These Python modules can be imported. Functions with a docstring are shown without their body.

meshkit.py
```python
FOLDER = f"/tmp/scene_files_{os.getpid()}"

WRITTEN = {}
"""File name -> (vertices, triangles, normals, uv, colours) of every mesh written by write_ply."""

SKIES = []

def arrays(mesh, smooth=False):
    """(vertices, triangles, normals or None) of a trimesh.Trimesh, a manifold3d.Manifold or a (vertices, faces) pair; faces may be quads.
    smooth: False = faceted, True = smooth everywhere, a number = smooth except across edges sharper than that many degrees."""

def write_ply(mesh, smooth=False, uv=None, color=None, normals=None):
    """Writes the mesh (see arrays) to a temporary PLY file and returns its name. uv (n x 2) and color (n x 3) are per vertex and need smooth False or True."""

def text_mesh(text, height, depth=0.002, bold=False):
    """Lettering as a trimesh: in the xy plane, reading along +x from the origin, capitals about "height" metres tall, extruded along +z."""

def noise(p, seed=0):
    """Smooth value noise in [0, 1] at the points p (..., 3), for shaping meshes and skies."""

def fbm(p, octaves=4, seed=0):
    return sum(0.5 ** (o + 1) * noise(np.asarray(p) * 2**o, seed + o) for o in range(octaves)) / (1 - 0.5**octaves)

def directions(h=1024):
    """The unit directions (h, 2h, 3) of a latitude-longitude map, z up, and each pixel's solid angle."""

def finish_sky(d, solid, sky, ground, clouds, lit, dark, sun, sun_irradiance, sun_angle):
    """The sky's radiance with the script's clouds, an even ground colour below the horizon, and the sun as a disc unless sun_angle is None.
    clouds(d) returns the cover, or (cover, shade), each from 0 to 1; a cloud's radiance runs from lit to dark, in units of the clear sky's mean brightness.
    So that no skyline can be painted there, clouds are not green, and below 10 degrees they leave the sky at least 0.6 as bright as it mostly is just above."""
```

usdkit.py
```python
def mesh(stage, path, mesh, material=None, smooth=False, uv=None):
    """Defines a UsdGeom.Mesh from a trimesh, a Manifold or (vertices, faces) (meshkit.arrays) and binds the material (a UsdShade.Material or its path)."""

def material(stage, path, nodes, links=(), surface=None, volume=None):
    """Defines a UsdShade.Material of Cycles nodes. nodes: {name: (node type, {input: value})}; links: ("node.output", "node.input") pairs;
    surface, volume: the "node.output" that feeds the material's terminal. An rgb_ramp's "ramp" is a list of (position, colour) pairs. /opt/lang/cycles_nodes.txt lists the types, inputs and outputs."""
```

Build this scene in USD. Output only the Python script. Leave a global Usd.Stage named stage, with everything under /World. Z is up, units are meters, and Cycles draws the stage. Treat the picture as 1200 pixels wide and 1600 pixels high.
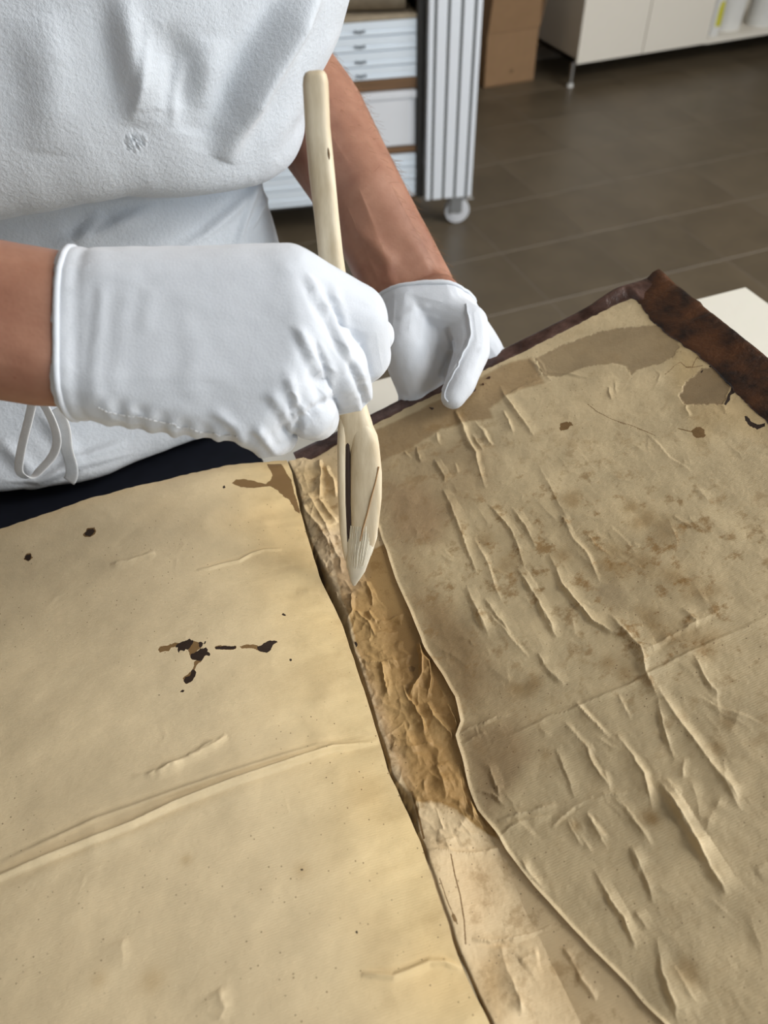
import math, random
import numpy as np, trimesh, usdkit, manifold3d as m3
from meshkit import noise, fbm
from pxr import Usd, UsdGeom, UsdLux, UsdShade, Gf, Sdf, Vt

stage = Usd.Stage.CreateInMemory()
UsdGeom.SetStageUpAxis(stage, UsdGeom.Tokens.z)
UsdGeom.SetStageMetersPerUnit(stage, 1.0)
UsdGeom.Xform.Define(stage, '/World')
UsdGeom.Scope.Define(stage, '/World/Looks')
rng = np.random.default_rng(7)

# ------------------------------------------------------------------ camera
FPX = 1200.0
PITCH, ROLL, YAW = np.radians([46.637, -1.815, 19.793])
EXPOSURE = -0.27
EYE = np.array([0, 0, 1.30])
_F = np.array([0, math.cos(PITCH), -math.sin(PITCH)]); _R = np.array([1., 0, 0]); _U = np.cross(_R, _F)
_R, _U = _R * math.cos(ROLL) + _U * math.sin(ROLL), -_R * math.sin(ROLL) + _U * math.cos(ROLL)
_M = np.array([[math.cos(YAW), math.sin(YAW), 0], [-math.sin(YAW), math.cos(YAW), 0], [0, 0, 1]])
R, U, F = _M @ _R, _M @ _U, _M @ _F
cam = UsdGeom.Camera.Define(stage, '/World/camera')
m = np.eye(4); m[0, :3], m[1, :3], m[2, :3], m[3, :3] = R, U, -F, EYE
cam.AddTransformOp().Set(Gf.Matrix4d(*m.ravel().tolist()))
cam.CreateHorizontalApertureAttr(27.0); cam.CreateVerticalApertureAttr(36.0)
cam.CreateFocalLengthAttr(27.0 * FPX / 1200)
cam.CreateFStopAttr(7.0); cam.CreateFocusDistanceAttr(0.50)
cam.CreateClippingRangeAttr(Gf.Vec2f(0.02, 100))
cam.CreateExposureAttr(EXPOSURE)

# ------------------------------------------------------------------ daylight from the windows, ceiling lamp
dome = UsdLux.DomeLight.Define(stage, '/World/sky_light')
dome.CreateIntensityAttr(0.35); dome.CreateColorAttr(Gf.Vec3f(0.80, 0.90, 1.0))

def rect_light(name, eye, target, w, h, power, col):
    l = UsdLux.RectLight.Define(stage, '/World/' + name)
    e, t = np.array(eye, float), np.array(target, float)
    z = (e - t) / np.linalg.norm(e - t); x = np.cross([0, 0, 1.0], z)
    x = np.array([1., 0, 0]) if np.linalg.norm(x) < 1e-6 else x / np.linalg.norm(x)
    y = np.cross(z, x); mm = np.eye(4); mm[0, :3], mm[1, :3], mm[2, :3], mm[3, :3] = x, y, z, e
    l.AddTransformOp().Set(Gf.Matrix4d(*mm.ravel().tolist()))
    l.CreateWidthAttr(w); l.CreateHeightAttr(h); l.CreateIntensityAttr(power); l.CreateColorAttr(Gf.Vec3f(*col))
    return l

rect_light('window_daylight_right', (3.86, -0.60, 2.30), (2.0, -0.60, 2.30), 3.0, 1.7, 12.0, (1.0, 0.98, 0.95))
rect_light('window_daylight_rear', (1.9, -2.86, 1.76), (1.9, 0, 1.76), 2.8, 1.6, 3.6, (0.66, 0.84, 1.0))
LAMPS = [(2.75, -0.95)]
for lx, ly in LAMPS: rect_light('ceiling_lamp_light', (lx, ly, 3.352), (lx, ly, 0), 1.5, 1.5, 15.0, (1.0, 0.98, 0.94))

# ------------------------------------------------------------------ points from the photograph's rays
def ray(x, y): return F + R * (x - 600) / FPX - U * (y - 800) / FPX
def on(x, y, n, d):
    v = ray(x, y); return EYE + v * ((d - np.dot(n, EYE)) / np.dot(n, v))
def onz(x, y, z): return on(x, y, np.array([0, 0, 1.]), z)
def ony(x, y, Y): return on(x, y, np.array([0, 1., 0]), Y)
def at(x, y, d): return EYE + ray(x, y) * d
def pix(P):
    P = np.asarray(P, float) - EYE; z = P @ F
    return np.stack([600 + FPX * (P @ R) / z, 800 - FPX * (P @ U) / z], -1)

# ------------------------------------------------------------------ scene helpers
_used = {}
def path_of(name, parent=None):
    base = (parent.GetPath().pathString if parent is not None else '/World') + '/' + name
    n = _used.get(base, -1) + 1; _used[base] = n
    return base if n == 0 else f'{base}_{n:03d}'
def prim_of(x): return x.GetPrim() if hasattr(x, 'GetPrim') else x
def tag(o, label=None, cat=None, group=None, kind=None):
    p = prim_of(o)
    for k, v in (('label', label), ('category', cat), ('group', group), ('kind', kind)):
        if v: p.SetCustomDataByKey(k, v)
    return p
def obj(name, mesh, mat, parent=None, smooth=30):
    return usdkit.mesh(stage, path_of(name, parent), mesh, mat, smooth=smooth).GetPrim()
def thing(name, label=None, cat=None, loc=(0, 0, 0), group=None, kind=None, rz=0):
    x = UsdGeom.Xform.Define(stage, path_of(name))
    x.AddTranslateOp().Set(Gf.Vec3d(*map(float, loc)))
    if rz: x.AddRotateZOp().Set(float(rz))
    return tag(x, label, cat, group, kind)
def prim3(p, name, arr):
    UsdGeom.PrimvarsAPI(p).CreatePrimvar(name, Sdf.ValueTypeNames.Color3fArray, 'vertex').Set(Vt.Vec3fArray.FromNumpy(np.ascontiguousarray(arr, np.float32)))

def box(x0, x1, y0, y1, z0, z1, r=0.0):
    if r <= 0:
        b = trimesh.creation.box([x1 - x0, y1 - y0, z1 - z0]); b.apply_translation([(x0 + x1) / 2, (y0 + y1) / 2, (z0 + z1) / 2]); return b
    pts = []
    for sx in (0, 1):
        for sy in (0, 1):
            for sz in (0, 1):
                for d in ((r, r, 0), (r, 0, r), (0, r, r)):
                    pts.append([(x0 + d[0]) if sx == 0 else x1 - d[0], (y0 + d[1]) if sy == 0 else y1 - d[1], (z0 + d[2]) if sz == 0 else z1 - d[2]])
    return trimesh.Trimesh(*[np.array(a) for a in hull_arrays(np.array(pts))])
def hull_arrays(pts):
    mm = m3.Manifold.hull_points(pts.astype(float)).to_mesh(); return mm.vert_properties[:, :3], mm.tri_verts
def cyl(p0, p1, r0, r1=None, n=20, cap=True):
    r1 = r0 if r1 is None else r1
    p0, p1 = np.array(p0, float), np.array(p1, float); a = (p1 - p0) / np.linalg.norm(p1 - p0)
    u = np.cross(a, [0.3, 0.5, 0.9] if abs(a[2]) > .5 else [0, 0, 1]); u /= np.linalg.norm(u); v = np.cross(a, u)
    return loft([(p0, u * r0, v * r0), (p1, u * r1, v * r1)], n)
def loft(secs, n=24, e=1.0, cap=True):
    """secs: (centre, half-axis vector 1, half-axis vector 2); e < 1 squares the section."""
    t = np.arange(n) / n * 2 * np.pi
    c, s = np.cos(t), np.sin(t); c = np.sign(c) * np.abs(c) ** e; s = np.sign(s) * np.abs(s) ** e
    V = np.vstack([np.asarray(o) + np.outer(c, a) + np.outer(s, b) for o, a, b in secs]); k = len(secs); f = []
    i = np.arange(n); j = (i + 1) % n
    for q in range(k - 1):
        f.append(np.c_[q * n + i, q * n + j, (q + 1) * n + j]); f.append(np.c_[q * n + i, (q + 1) * n + j, (q + 1) * n + i])
    if cap:
        V = np.vstack([V, secs[0][0], secs[-1][0]])
        f.append(np.c_[j, i, np.full(n, k * n)]); f.append(np.c_[(k - 1) * n + i, (k - 1) * n + j, np.full(n, k * n + 1)])
    tm = trimesh.Trimesh(V, np.vstack(f), process=False)
    if tm.volume < 0: tm.invert()
    return tm
def tube(pts, r, n=10):
    pts = np.asarray(pts, float); k = len(pts); r = np.broadcast_to(r, k)
    t = np.gradient(pts, axis=0); t /= np.linalg.norm(t, axis=1, keepdims=True)
    u = np.cross(t[0], [0.21, 0.33, 0.92]); u /= np.linalg.norm(u); secs = []
    for i in range(k):
        u = u - t[i] * (u @ t[i]); u /= np.linalg.norm(u); v = np.cross(t[i], u); secs.append((pts[i], u * r[i], v * r[i]))
    return loft(secs, n)
def ribbon(pts, side, w, th):
    """a flat band along pts; side: unit vector(s) across, th: thickness"""
    pts = np.asarray(pts, float); k = len(pts); side = np.broadcast_to(side, (k, 3))
    t = np.gradient(pts, axis=0); t /= np.linalg.norm(t, axis=1, keepdims=True); secs = []
    for i in range(k):
        s = side[i] - t[i] * (side[i] @ t[i]); s /= np.linalg.norm(s); secs.append((pts[i], s * w / 2, np.cross(t[i], s) * th / 2))
    return loft(secs, 12, .6)
def join(*ms): return trimesh.util.concatenate(list(ms))
def smooth_path(pts, n=40):
    from scipy.interpolate import CubicSpline, PchipInterpolator
    pts = np.asarray(pts, float); d = np.r_[0, np.cumsum(np.linalg.norm(np.diff(pts, axis=0), axis=1))]
    return CubicSpline(d, pts)(np.linspace(0, d[-1], n))
def grid_faces(ny, nx):
    a = np.arange(ny * nx).reshape(ny, nx); q = np.c_[a[:-1, :-1].ravel(), a[:-1, 1:].ravel(), a[1:, 1:].ravel(), a[1:, :-1].ravel()]
    return np.vstack([q[:, [0, 1, 2]], q[:, [0, 2, 3]]])

def lerp_(a, b, t): return a + (b - a) * t
def ridge(P, H, poly, amp, w, asym=0.35, taper=0.15, crisp=False):
    """adds a crease along poly (n x 2) to heights H at the points P (N x 2)"""
    poly = np.asarray(poly, float); lo, hi = poly.min(0) - 4 * w, poly.max(0) + 4 * w
    idx = np.nonzero((P[:, 0] > lo[0]) & (P[:, 0] < hi[0]) & (P[:, 1] > lo[1]) & (P[:, 1] < hi[1]))[0]
    if not len(idx): return
    p = P[idx]
    if crisp:
        long_ = float(np.clip(np.linalg.norm(np.diff(poly, axis=0), axis=1).sum() / .12, 0, 1)); wk = 1 - .65 * long_
        z0 = np.zeros(len(p)); p = p + wk * np.c_[noise(np.c_[p * 130, z0 + .5], 2) + .6 * noise(np.c_[p * 420, z0 + .5], 12), noise(np.c_[p * 130, z0 + 7.5], 3) + .6 * noise(np.c_[p * 420, z0 + 3.5], 13)] * .0026 - .0021
    best = np.full(len(p), 1e9); sd = np.zeros(len(p)); tt = np.zeros(len(p))
    L = np.r_[0, np.cumsum(np.linalg.norm(np.diff(poly, axis=0), axis=1))]
    for i in range(len(poly) - 1):
        a, b = poly[i], poly[i + 1]; ab = b - a; l2 = ab @ ab + 1e-18
        t = np.clip(((p - a) @ ab) / l2, 0, 1); q = p - a - t[:, None] * ab; d = np.hypot(q[:, 0], q[:, 1]); k = d < best
        best[k] = d[k]; sd[k] = (np.sign(ab[0] * q[:, 1] - ab[1] * q[:, 0]) * d)[k]; tt[k] = (L[i] + t * (L[i + 1] - L[i]))[k] / L[-1]
    tp = np.clip(np.minimum(tt, 1 - tt) / max(taper, 1e-6), 0, 1) ** .7 if taper > 0 else 1
    if crisp:                                             # a sharp uneven crest with a soft shoulder on one side
        sg = float(np.sign(math.sin(poly[0, 0] * 9173 + poly[-1, 1] * 5231))) or 1.0
        k = lerp_(.35, .75, long_) + lerp_(1.1, .5, long_) * noise(np.c_[tt * L[-1] * 170, np.full(len(tt), poly[0, 0] * 999), tt * 0], 21); w = w * (.75 + .6 * noise(np.c_[tt * L[-1] * 90, np.full(len(tt), poly[0, 1] * 999), tt * 0], 22))
        H[idx] += amp * tp * k * (.75 * np.exp(-np.abs(sd) / (.62 * w)) + .40 * np.exp(-((sd + sg * w * .9) / (2.4 * w)) ** 2) - asym * .4 * np.exp(-((sd - sg * 1.9 * w) / (1.3 * w)) ** 2)); return
    H[idx] += amp * tp * (np.exp(-(sd / w) ** 2) - asym * np.exp(-((sd - 1.6 * w) / (1.2 * w)) ** 2))
def sdf(P, poly, margin=0.02):
    """signed distance (negative inside) to a closed polygon; large far away"""
    poly = np.asarray(poly, float); out = np.full(len(P), margin)
    lo, hi = poly.min(0) - margin, poly.max(0) + margin
    idx = np.nonzero((P[:, 0] > lo[0]) & (P[:, 0] < hi[0]) & (P[:, 1] > lo[1]) & (P[:, 1] < hi[1]))[0]
    if not len(idx): return out
    p = P[idx]; best = np.full(len(p), 1e9); ins = np.zeros(len(p), bool)
    for a, b in zip(poly, np.roll(poly, -1, 0)):
        ab = b - a; t = np.clip(((p - a) @ ab) / (ab @ ab + 1e-18), 0, 1); q = p - a - t[:, None] * ab
        best = np.minimum(best, np.hypot(q[:, 0], q[:, 1]))
        c = (a[1] > p[:, 1]) != (b[1] > p[:, 1])
        with np.errstate(divide='ignore', invalid='ignore'):
            ins ^= c & (p[:, 0] < (b[0] - a[0]) * (p[:, 1] - a[1]) / (b[1] - a[1]) + a[0])
    out[idx] = np.minimum(np.where(ins, -best, best), margin); return out
def line_sdf(P, poly, margin=0.02):
    poly = np.asarray(poly, float); out = np.full(len(P), margin)
    lo, hi = poly.min(0) - margin, poly.max(0) + margin
    idx = np.nonzero((P[:, 0] > lo[0]) & (P[:, 0] < hi[0]) & (P[:, 1] > lo[1]) & (P[:, 1] < hi[1]))[0]
    p = P[idx]; best = np.full(len(p), margin)
    for a, b in zip(poly[:-1], poly[1:]):
        ab = b - a; t = np.clip(((p - a) @ ab) / (ab @ ab + 1e-18), 0, 1); q = p - a - t[:, None] * ab
        best = np.minimum(best, np.hypot(q[:, 0], q[:, 1]))
    out[idx] = best; return out
def sstep(x): x = np.clip(x, 0, 1); return x * x * (3 - 2 * x)
def nz(P, scale, seed, octv=3):
    P = np.asarray(P, float); Q = np.c_[P[:, 0], P[:, 1], P[:, 2] if P.shape[1] > 2 else np.full(len(P), .37)]
    return fbm(Q * scale, octv, seed) - .5

# ------------------------------------------------------------------ materials
def mat(name, col, rough=.5, var=0.0, vscale=8.0, bump=0.0, bscale=150.0, bdetail=3.0, metallic=0.0, stretch=(1, 1, 1), col2=None, spec=.5, sheen=0.0, rw=.2):
    """principled; colour varied by noise between col and col2, bump in millimetres"""
    col = np.array(col, float); col2 = col * (1 - var) if col2 is None else np.array(col2, float)
    n = {'g': ('texture_coordinate', {}), 'mp': ('mapping', {'scale': stretch}),
         'p': ('principled_bsdf', {'roughness': rough, 'metallic': metallic, 'specular_ior_level': spec, 'sheen_weight': sheen, 'sheen_roughness': .5})}
    L = [('g.object', 'mp.vector')]
    if var > 0 or not np.allclose(col, col2):
        n['n'] = ('noise_texture', {'scale': vscale, 'detail': 5.0, 'roughness': .6})
        n['r'] = ('rgb_ramp', {'ramp': [(.5 - rw, tuple(col2)), (.5 + rw, tuple(col))]})
        L += [('mp.vector', 'n.vector'), ('n.fac', 'r.fac'), ('r.color', 'p.base_color')]
    else: n['p'][1]['base_color'] = tuple(col)
    if bump > 0:
        n['b'] = ('noise_texture', {'scale': bscale, 'detail': bdetail, 'roughness': .6}); n['bp'] = ('bump', {'strength': 1.0, 'distance': bump * 1e-3})
        L += [('mp.vector', 'b.vector'), ('b.fac', 'bp.height'), ('bp.normal', 'p.normal')]
    return usdkit.material(stage, '/World/Looks/' + name, n, L, surface='p.BSDF')

def paper_mat(name, relief=.12, mott=.12):
    """paper: its stains come as vertex colours (tint) and stain outlines (ink: r dark, g mid brown, b foxing strength), with fibre, chain-line relief and specks"""
    n = {'g': ('geometry', {}), 't': ('attribute', {'attribute': 'tint'}), 'k': ('attribute', {'attribute': 'ink'}), 'ks': ('separate_color', {}),
         'n1': ('noise_texture', {'scale': 28.0, 'detail': 6.0, 'roughness': .65}), 'm1': ('map_range', {'from_min': .3, 'from_max': .7, 'to_min': 1 - mott, 'to_max': 1 + mott * .5}),
         'c1': ('mix', {'mix_type': 'multiply', 'fac': 1.0}), 'cc': ('combine_color', {}),
         # specks
         'v': ('voronoi_texture', {'scale': 210.0}), 'vn': ('noise_texture', {'scale': 9.0, 'detail': 2.0}), 'vr': ('rgb_ramp', {'ramp': [(0.05, (1, 1, 1)), (.11, (0, 0, 0))]}),
         'vm': ('rgb_ramp', {'ramp': [(.40, (0, 0, 0)), (.56, (.85, .85, .85))]}), 'vx': ('math', {'math_type': 'multiply'}),
         'c2': ('mix', {'mix_type': 'mix', 'color2': (.12, .06, .02)}),
         # foxing
         'fn': ('noise_texture', {'scale': 75.0, 'detail': 4.0, 'roughness': .7}), 'fr': ('rgb_ramp', {'ramp': [(.54, (0, 0, 0)), (.66, (.8, .8, .8))]}), 'fx': ('math', {'math_type': 'multiply'}),
         'c3': ('mix', {'mix_type': 'mix', 'color2': (.27, .15, .045)}),
         # ink
         'en': ('noise_texture', {'scale': 900.0, 'detail': 3.0}), 'es': ('math', {'math_type': 'multiply_add', 'value2': .06, 'value3': -.03}),
         'ma': ('math', {'math_type': 'add'}), 'da': ('math', {'math_type': 'add'}),
         'mr': ('rgb_ramp', {'ramp': [(.49, (0, 0, 0)), (.515, (1, 1, 1))]}), 'dr': ('rgb_ramp', {'ramp': [(.49, (0, 0, 0)), (.52, (1, 1, 1))]}),
         'c4': ('mix', {'mix_type': 'mix', 'color2': (.20, .115, .042)}), 'c5': ('mix', {'mix_type': 'mix', 'color2': (.026, .013, .007)}),
         # relief
         'w': ('wave_texture', {'scale': 240.0, 'distortion': 2.5, 'detail': 2.0, 'detail_scale': 2.0, 'bands_direction': 'y'}), 'wm': ('mapping', {'rotation': (0, 0, .04)}),
         'b1': ('noise_texture', {'scale': 420.0, 'detail': 5.0, 'roughness': .7}), 'h': ('math', {'math_type': 'multiply_add', 'value2': .16}),
         'bp': ('bump', {'strength': 1.0, 'distance': relief * 1e-3}),
         'p': ('principled_bsdf', {'roughness': .62, 'specular_ior_level': .35})}
    L = [('k.color', 'ks.color'), ('g.position', 'n1.vector'), ('n1.fac', 'm1.value'), ('m1.result', 'cc.r'), ('m1.result', 'cc.g'), ('m1.result', 'cc.b'), ('t.color', 'c1.color1'), ('cc.color', 'c1.color2'),
         ('g.position', 'v.vector'), ('g.position', 'vn.vector'), ('v.distance', 'vr.fac'), ('vn.fac', 'vm.fac'), ('vr.color', 'vx.value1'), ('vm.color', 'vx.value2'), ('vx.value', 'c2.fac'), ('c1.color', 'c2.color1'),
         ('g.position', 'fn.vector'), ('fn.fac', 'fr.fac'), ('fr.color', 'fx.value1'), ('ks.b', 'fx.value2'), ('fx.value', 'c3.fac'), ('c2.color', 'c3.color1'),
         ('g.position', 'en.vector'), ('en.fac', 'es.value1'), ('ks.g', 'ma.value1'), ('es.value', 'ma.value2'), ('ma.value', 'mr.fac'), ('mr.color', 'c4.fac'), ('c3.color', 'c4.color1'),
         ('ks.r', 'da.value1'), ('es.value', 'da.value2'), ('da.value', 'dr.fac'), ('dr.color', 'c5.fac'), ('c4.color', 'c5.color1'), ('c5.color', 'p.base_color'),
         ('g.position', 'wm.vector'), ('wm.vector', 'w.vector'), ('g.position', 'b1.vector'), ('w.fac', 'h.value1'), ('b1.fac', 'h.value3'), ('h.value', 'bp.height'), ('bp.normal', 'p.normal')]
    return usdkit.material(stage, '/World/Looks/' + name, n, L, surface='p.BSDF')
def wobble(P, a=.0016): return P + a * np.c_[nz(P, 330, 201) + .5 * nz(P, 1100, 203), nz(P, 330, 202) + .5 * nz(P, 1100, 204)]
def ink_code(s): return np.clip(.5 - s / .004 * .5, 0, 1)      # 4 mm either side of the outline

PAPER = paper_mat('paper', .17); PAPER2 = paper_mat('pastedown_paper', .30, .18)
M = {
 'table': mat('white_laminate', (.80, .77, .68), .35),
 'mat': mat('navy_mat', (.008, .010, .018), .75, .3, 60, .05, 400, spec=.2),
 'leather': mat('brown_leather', (.085, .031, .010), .36, col2=(.012, .005, .003), vscale=34, bump=.8, bscale=260, rw=.12),
 'leather_dark': mat('leather_turn_in', (.105, .055, .042), .34, col2=(.030, .010, .005), vscale=50, bump=.6, bscale=300, rw=.12),
 'board': mat('board_edge', (.16, .10, .05), .8, .4, 90, .3, 300),
 'pages': mat('page_edges', (.55, .44, .27), .8, .35, 6, .6, 60, stretch=(1, 1, 40)),
 'cotton': mat('glove_cotton', (.63, .655, .70), .85, .04, 60, .16, 900, sheen=.25, spec=.2),
 'apron': mat('apron_cotton', (.58, .615, .66), .9, .05, 40, .8, 330, 5.0, sheen=.2, spec=.2),
 'tape': mat('apron_tape', (.68, .68, .68), .85, .1, 200, .15, 900, stretch=(1, 1, 1)),
 'thread': mat('seam_thread', (.62, .62, .62), .8),
 'shirt': mat('white_shirt', (.78, .78, .78), .9, bump=.2, bscale=500),
 'trousers': mat('white_trousers', (.58, .59, .62), .9, bump=.2, bscale=500),
 'shoe': mat('black_shoe', (.02, .02, .02), .5), 'hair': mat('brown_hair', (.10, .055, .03), .6, .4, 60, .6, 200),
 'eye': mat('eye_white', (.75, .73, .70), .2), 'lip': mat('lip', (.42, .17, .13), .5),
 'wood': mat('pale_brush_wood', (.77, .67, .50), .5, col2=(.57, .46, .30), vscale=130, bump=.10, bscale=500, stretch=(1, 1, .04)),
 'bristle': mat('pale_bristle', (.80, .74, .60), .7, .1, 100),
 'slot': mat('dark_slot', (.035, .018, .014), .7), 'knot': mat('wood_knot', (.17, .10, .045), .6),
 'red_thread': mat('copper_thread', (.46, .29, .15), .6),
 'alu': mat('anodised_aluminium', (.86, .90, .96), .38, metallic=.15, spec=.6), 'groove': mat('profile_groove', (.12, .13, .13), .5, metallic=.3),
 'drawer': mat('satin_drawer', (.80, .88, .96), .34, metallic=.0), 'drawer_white': mat('white_drawer', (.78, .80, .84), .4),
 'catch': mat('catch_metal', (.20, .23, .26), .4, metallic=.3), 'steel': mat('zinc_steel', (.6, .6, .6), .25, metallic=1.0), 'rubber': mat('grey_tyre', (.62, .63, .66), .45), 'black': mat('black_plastic', (.02, .02, .02), .5),
 'shelf_wood': mat('brown_shelf', (.21, .115, .055), .55, .3, 5, stretch=(1, 20, 20)), 'cart_dark': mat('dark_frame', (.05, .045, .04), .5),
 'textile': mat('beige_textile', (.42, .345, .245), .9, .25, 40, .4, 400),
 'card': mat('cardboard', (.30, .175, .085), .75, .12, 25, .1, 300), 'tape_brown': mat('parcel_tape', (.36, .22, .11), .3),
 'cab': mat('cream_cabinet', (.80, .75, .66), .35), 'cab_side': mat('cabinet_carcass', (.72, .67, .58), .4),
 'plastic': mat('white_plastic', (.78, .77, .74), .35), 'lemon': mat('lemon_label', (.62, .58, .04), .4),
 'tile': mat('brown_floor_tile', (.128, .098, .062), .42, col2=(.092, .070, .044), vscale=6, bump=.06, bscale=60),
 'tile2': mat('brown_floor_tile_b', (.116, .089, .056), .42, col2=(.085, .065, .041), vscale=7, bump=.06, bscale=60),
 'tile3': mat('brown_floor_tile_c', (.135, .105, .068), .42, col2=(.099, .077, .050), vscale=5, bump=.06, bscale=60),
 'grout': mat('floor_grout', (.185, .15, .115), .8, .2, 90),
 'wall': mat('cream_wall', (.42, .38, .33), .85, bump=.1, bscale=200), 'ceiling': mat('white_ceiling', (.40, .39, .37), .9), 'frame': mat('window_frame_paint', (.7, .7, .7), .4),
}
def skin_mat():
    n = {'g': ('geometry', {}), 'n': ('noise_texture', {'scale': 22.0, 'detail': 5.0, 'roughness': .6}), 'r': ('rgb_ramp', {'ramp': [(.3, (.235, .098, .060)), (.7, (.385, .198, .130))]}),
         'v': ('voronoi_texture', {'scale': 95.0}), 'vr': ('rgb_ramp', {'ramp': [(.05, (1, 1, 1)), (.11, (0, 0, 0))]}), 'vn': ('noise_texture', {'scale': 45.0}), 'vm': ('rgb_ramp', {'ramp': [(.55, (0, 0, 0)), (.65, (.5, .5, .5))]}), 'vx': ('math', {'math_type': 'multiply'}),
         'c': ('mix', {'mix_type': 'mix', 'color2': (.22, .07, .035)}), 'b': ('noise_texture', {'scale': 500.0, 'detail': 4.0}), 'bp': ('bump', {'strength': 1.0, 'distance': .00012}),
         'p': ('principled_bsdf', {'roughness': .5, 'specular_ior_level': .4, 'subsurface_weight': .12, 'subsurface_scale': .004, 'subsurface_radius': (1.0, .35, .2)})}
    L = [('g.position', 'n.vector'), ('n.fac', 'r.fac'), ('r.color', 'c.color1'), ('g.position', 'v.vector'), ('v.distance', 'vr.fac'), ('g.position', 'vn.vector'), ('vn.fac', 'vm.fac'), ('vr.color', 'vx.value1'), ('vm.color', 'vx.value2'),
         ('vx.value', 'c.fac'), ('c.color', 'p.base_color'), ('g.position', 'b.vector'), ('b.fac', 'bp.height'), ('bp.normal', 'p.normal')]
    return usdkit.material(stage, '/World/Looks/skin', n, L, surface='p.BSDF')
M['skin'] = skin_mat()
M['pane'] = usdkit.material(stage, '/World/Looks/window_glass', {'f': ('fresnel', {'IOR': 1.45}), 't': ('transparent_bsdf', {}), 'g': ('glossy_bsdf', {'roughness': .02}), 'x': ('mix_closure', {})},
                            [('f.fac', 'x.fac'), ('t.BSDF', 'x.closure1'), ('g.BSDF', 'x.closure2')], surface='x.closure')

# ================================================================== the room
X0, X1, Y0, Y1, ZC = -2.6, 3.9, -2.9, 3.86, 3.4
fl = thing('floor', 'brown stone-look square tile floor with pale joints', kind='structure')
obj('grout', box(X0, X1, Y0, Y1, -.06, -.0008), M['grout'], fl, False)
TS = .3305; gx, gy = 1.218, 1.799
tm3 = [M['tile'], M['tile2'], M['tile3']]
far = []; i0, i1 = math.floor((X0 - gx) / TS), math.ceil((X1 - gx) / TS); j0, j1 = math.floor((Y0 - gy) / TS), math.ceil((Y1 - gy) / TS)
for i in range(i0, i1):
    for j in range(j0, j1):
        xa, xb, ya, yb = max(gx + i * TS + .0017, X0), min(gx + (i + 1) * TS - .0017, X1), max(gy + j * TS + .0017, Y0), min(gy + (j + 1) * TS - .0017, Y1)
        if xb - xa < .01 or yb - ya < .01: continue
        b = box(xa, xb, ya, yb, -.01, rng.normal(0, .00015), .0008)
        if xa > -.9 and ya > .75: obj('tile', b, tm3[rng.integers(3)], fl, False)
        else: far.append(b)
tag(obj('distant_tiles', join(*far), M['tile'], fl, False), kind='stuff')
def struct(name, mesh, mt, label): return tag(obj(name, mesh, mt, None, False), label, None, None, 'structure')
struct('wall_back', box(X0, X1, Y1, Y1 + .1, 0, ZC), M['wall'], 'cream plaster wall behind the cabinet')
struct('wall_left', box(X0 - .1, X0, Y0, Y1, 0, ZC), M['wall'], 'cream plaster wall on the left')
struct('ceiling', box(X0, X1, Y0, Y1, ZC, ZC + .1), M['ceiling'], 'white plaster ceiling')
def wall_with_hole(a0, a1, h0, h1, c0, c1, axis, p0, p1):
    """a wall along axis from a0 to a1 with an opening h0..h1 by c0..c1"""
    B = (lambda u0, u1, z0, z1: box(u0, u1, p0, p1, z0, z1)) if axis == 'x' else (lambda u0, u1, z0, z1: box(p0, p1, u0, u1, z0, z1))
    return join(B(a0, h0, 0, ZC), B(h1, a1, 0, ZC), B(h0, h1, 0, c0), B(h0, h1, c1, ZC))
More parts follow.
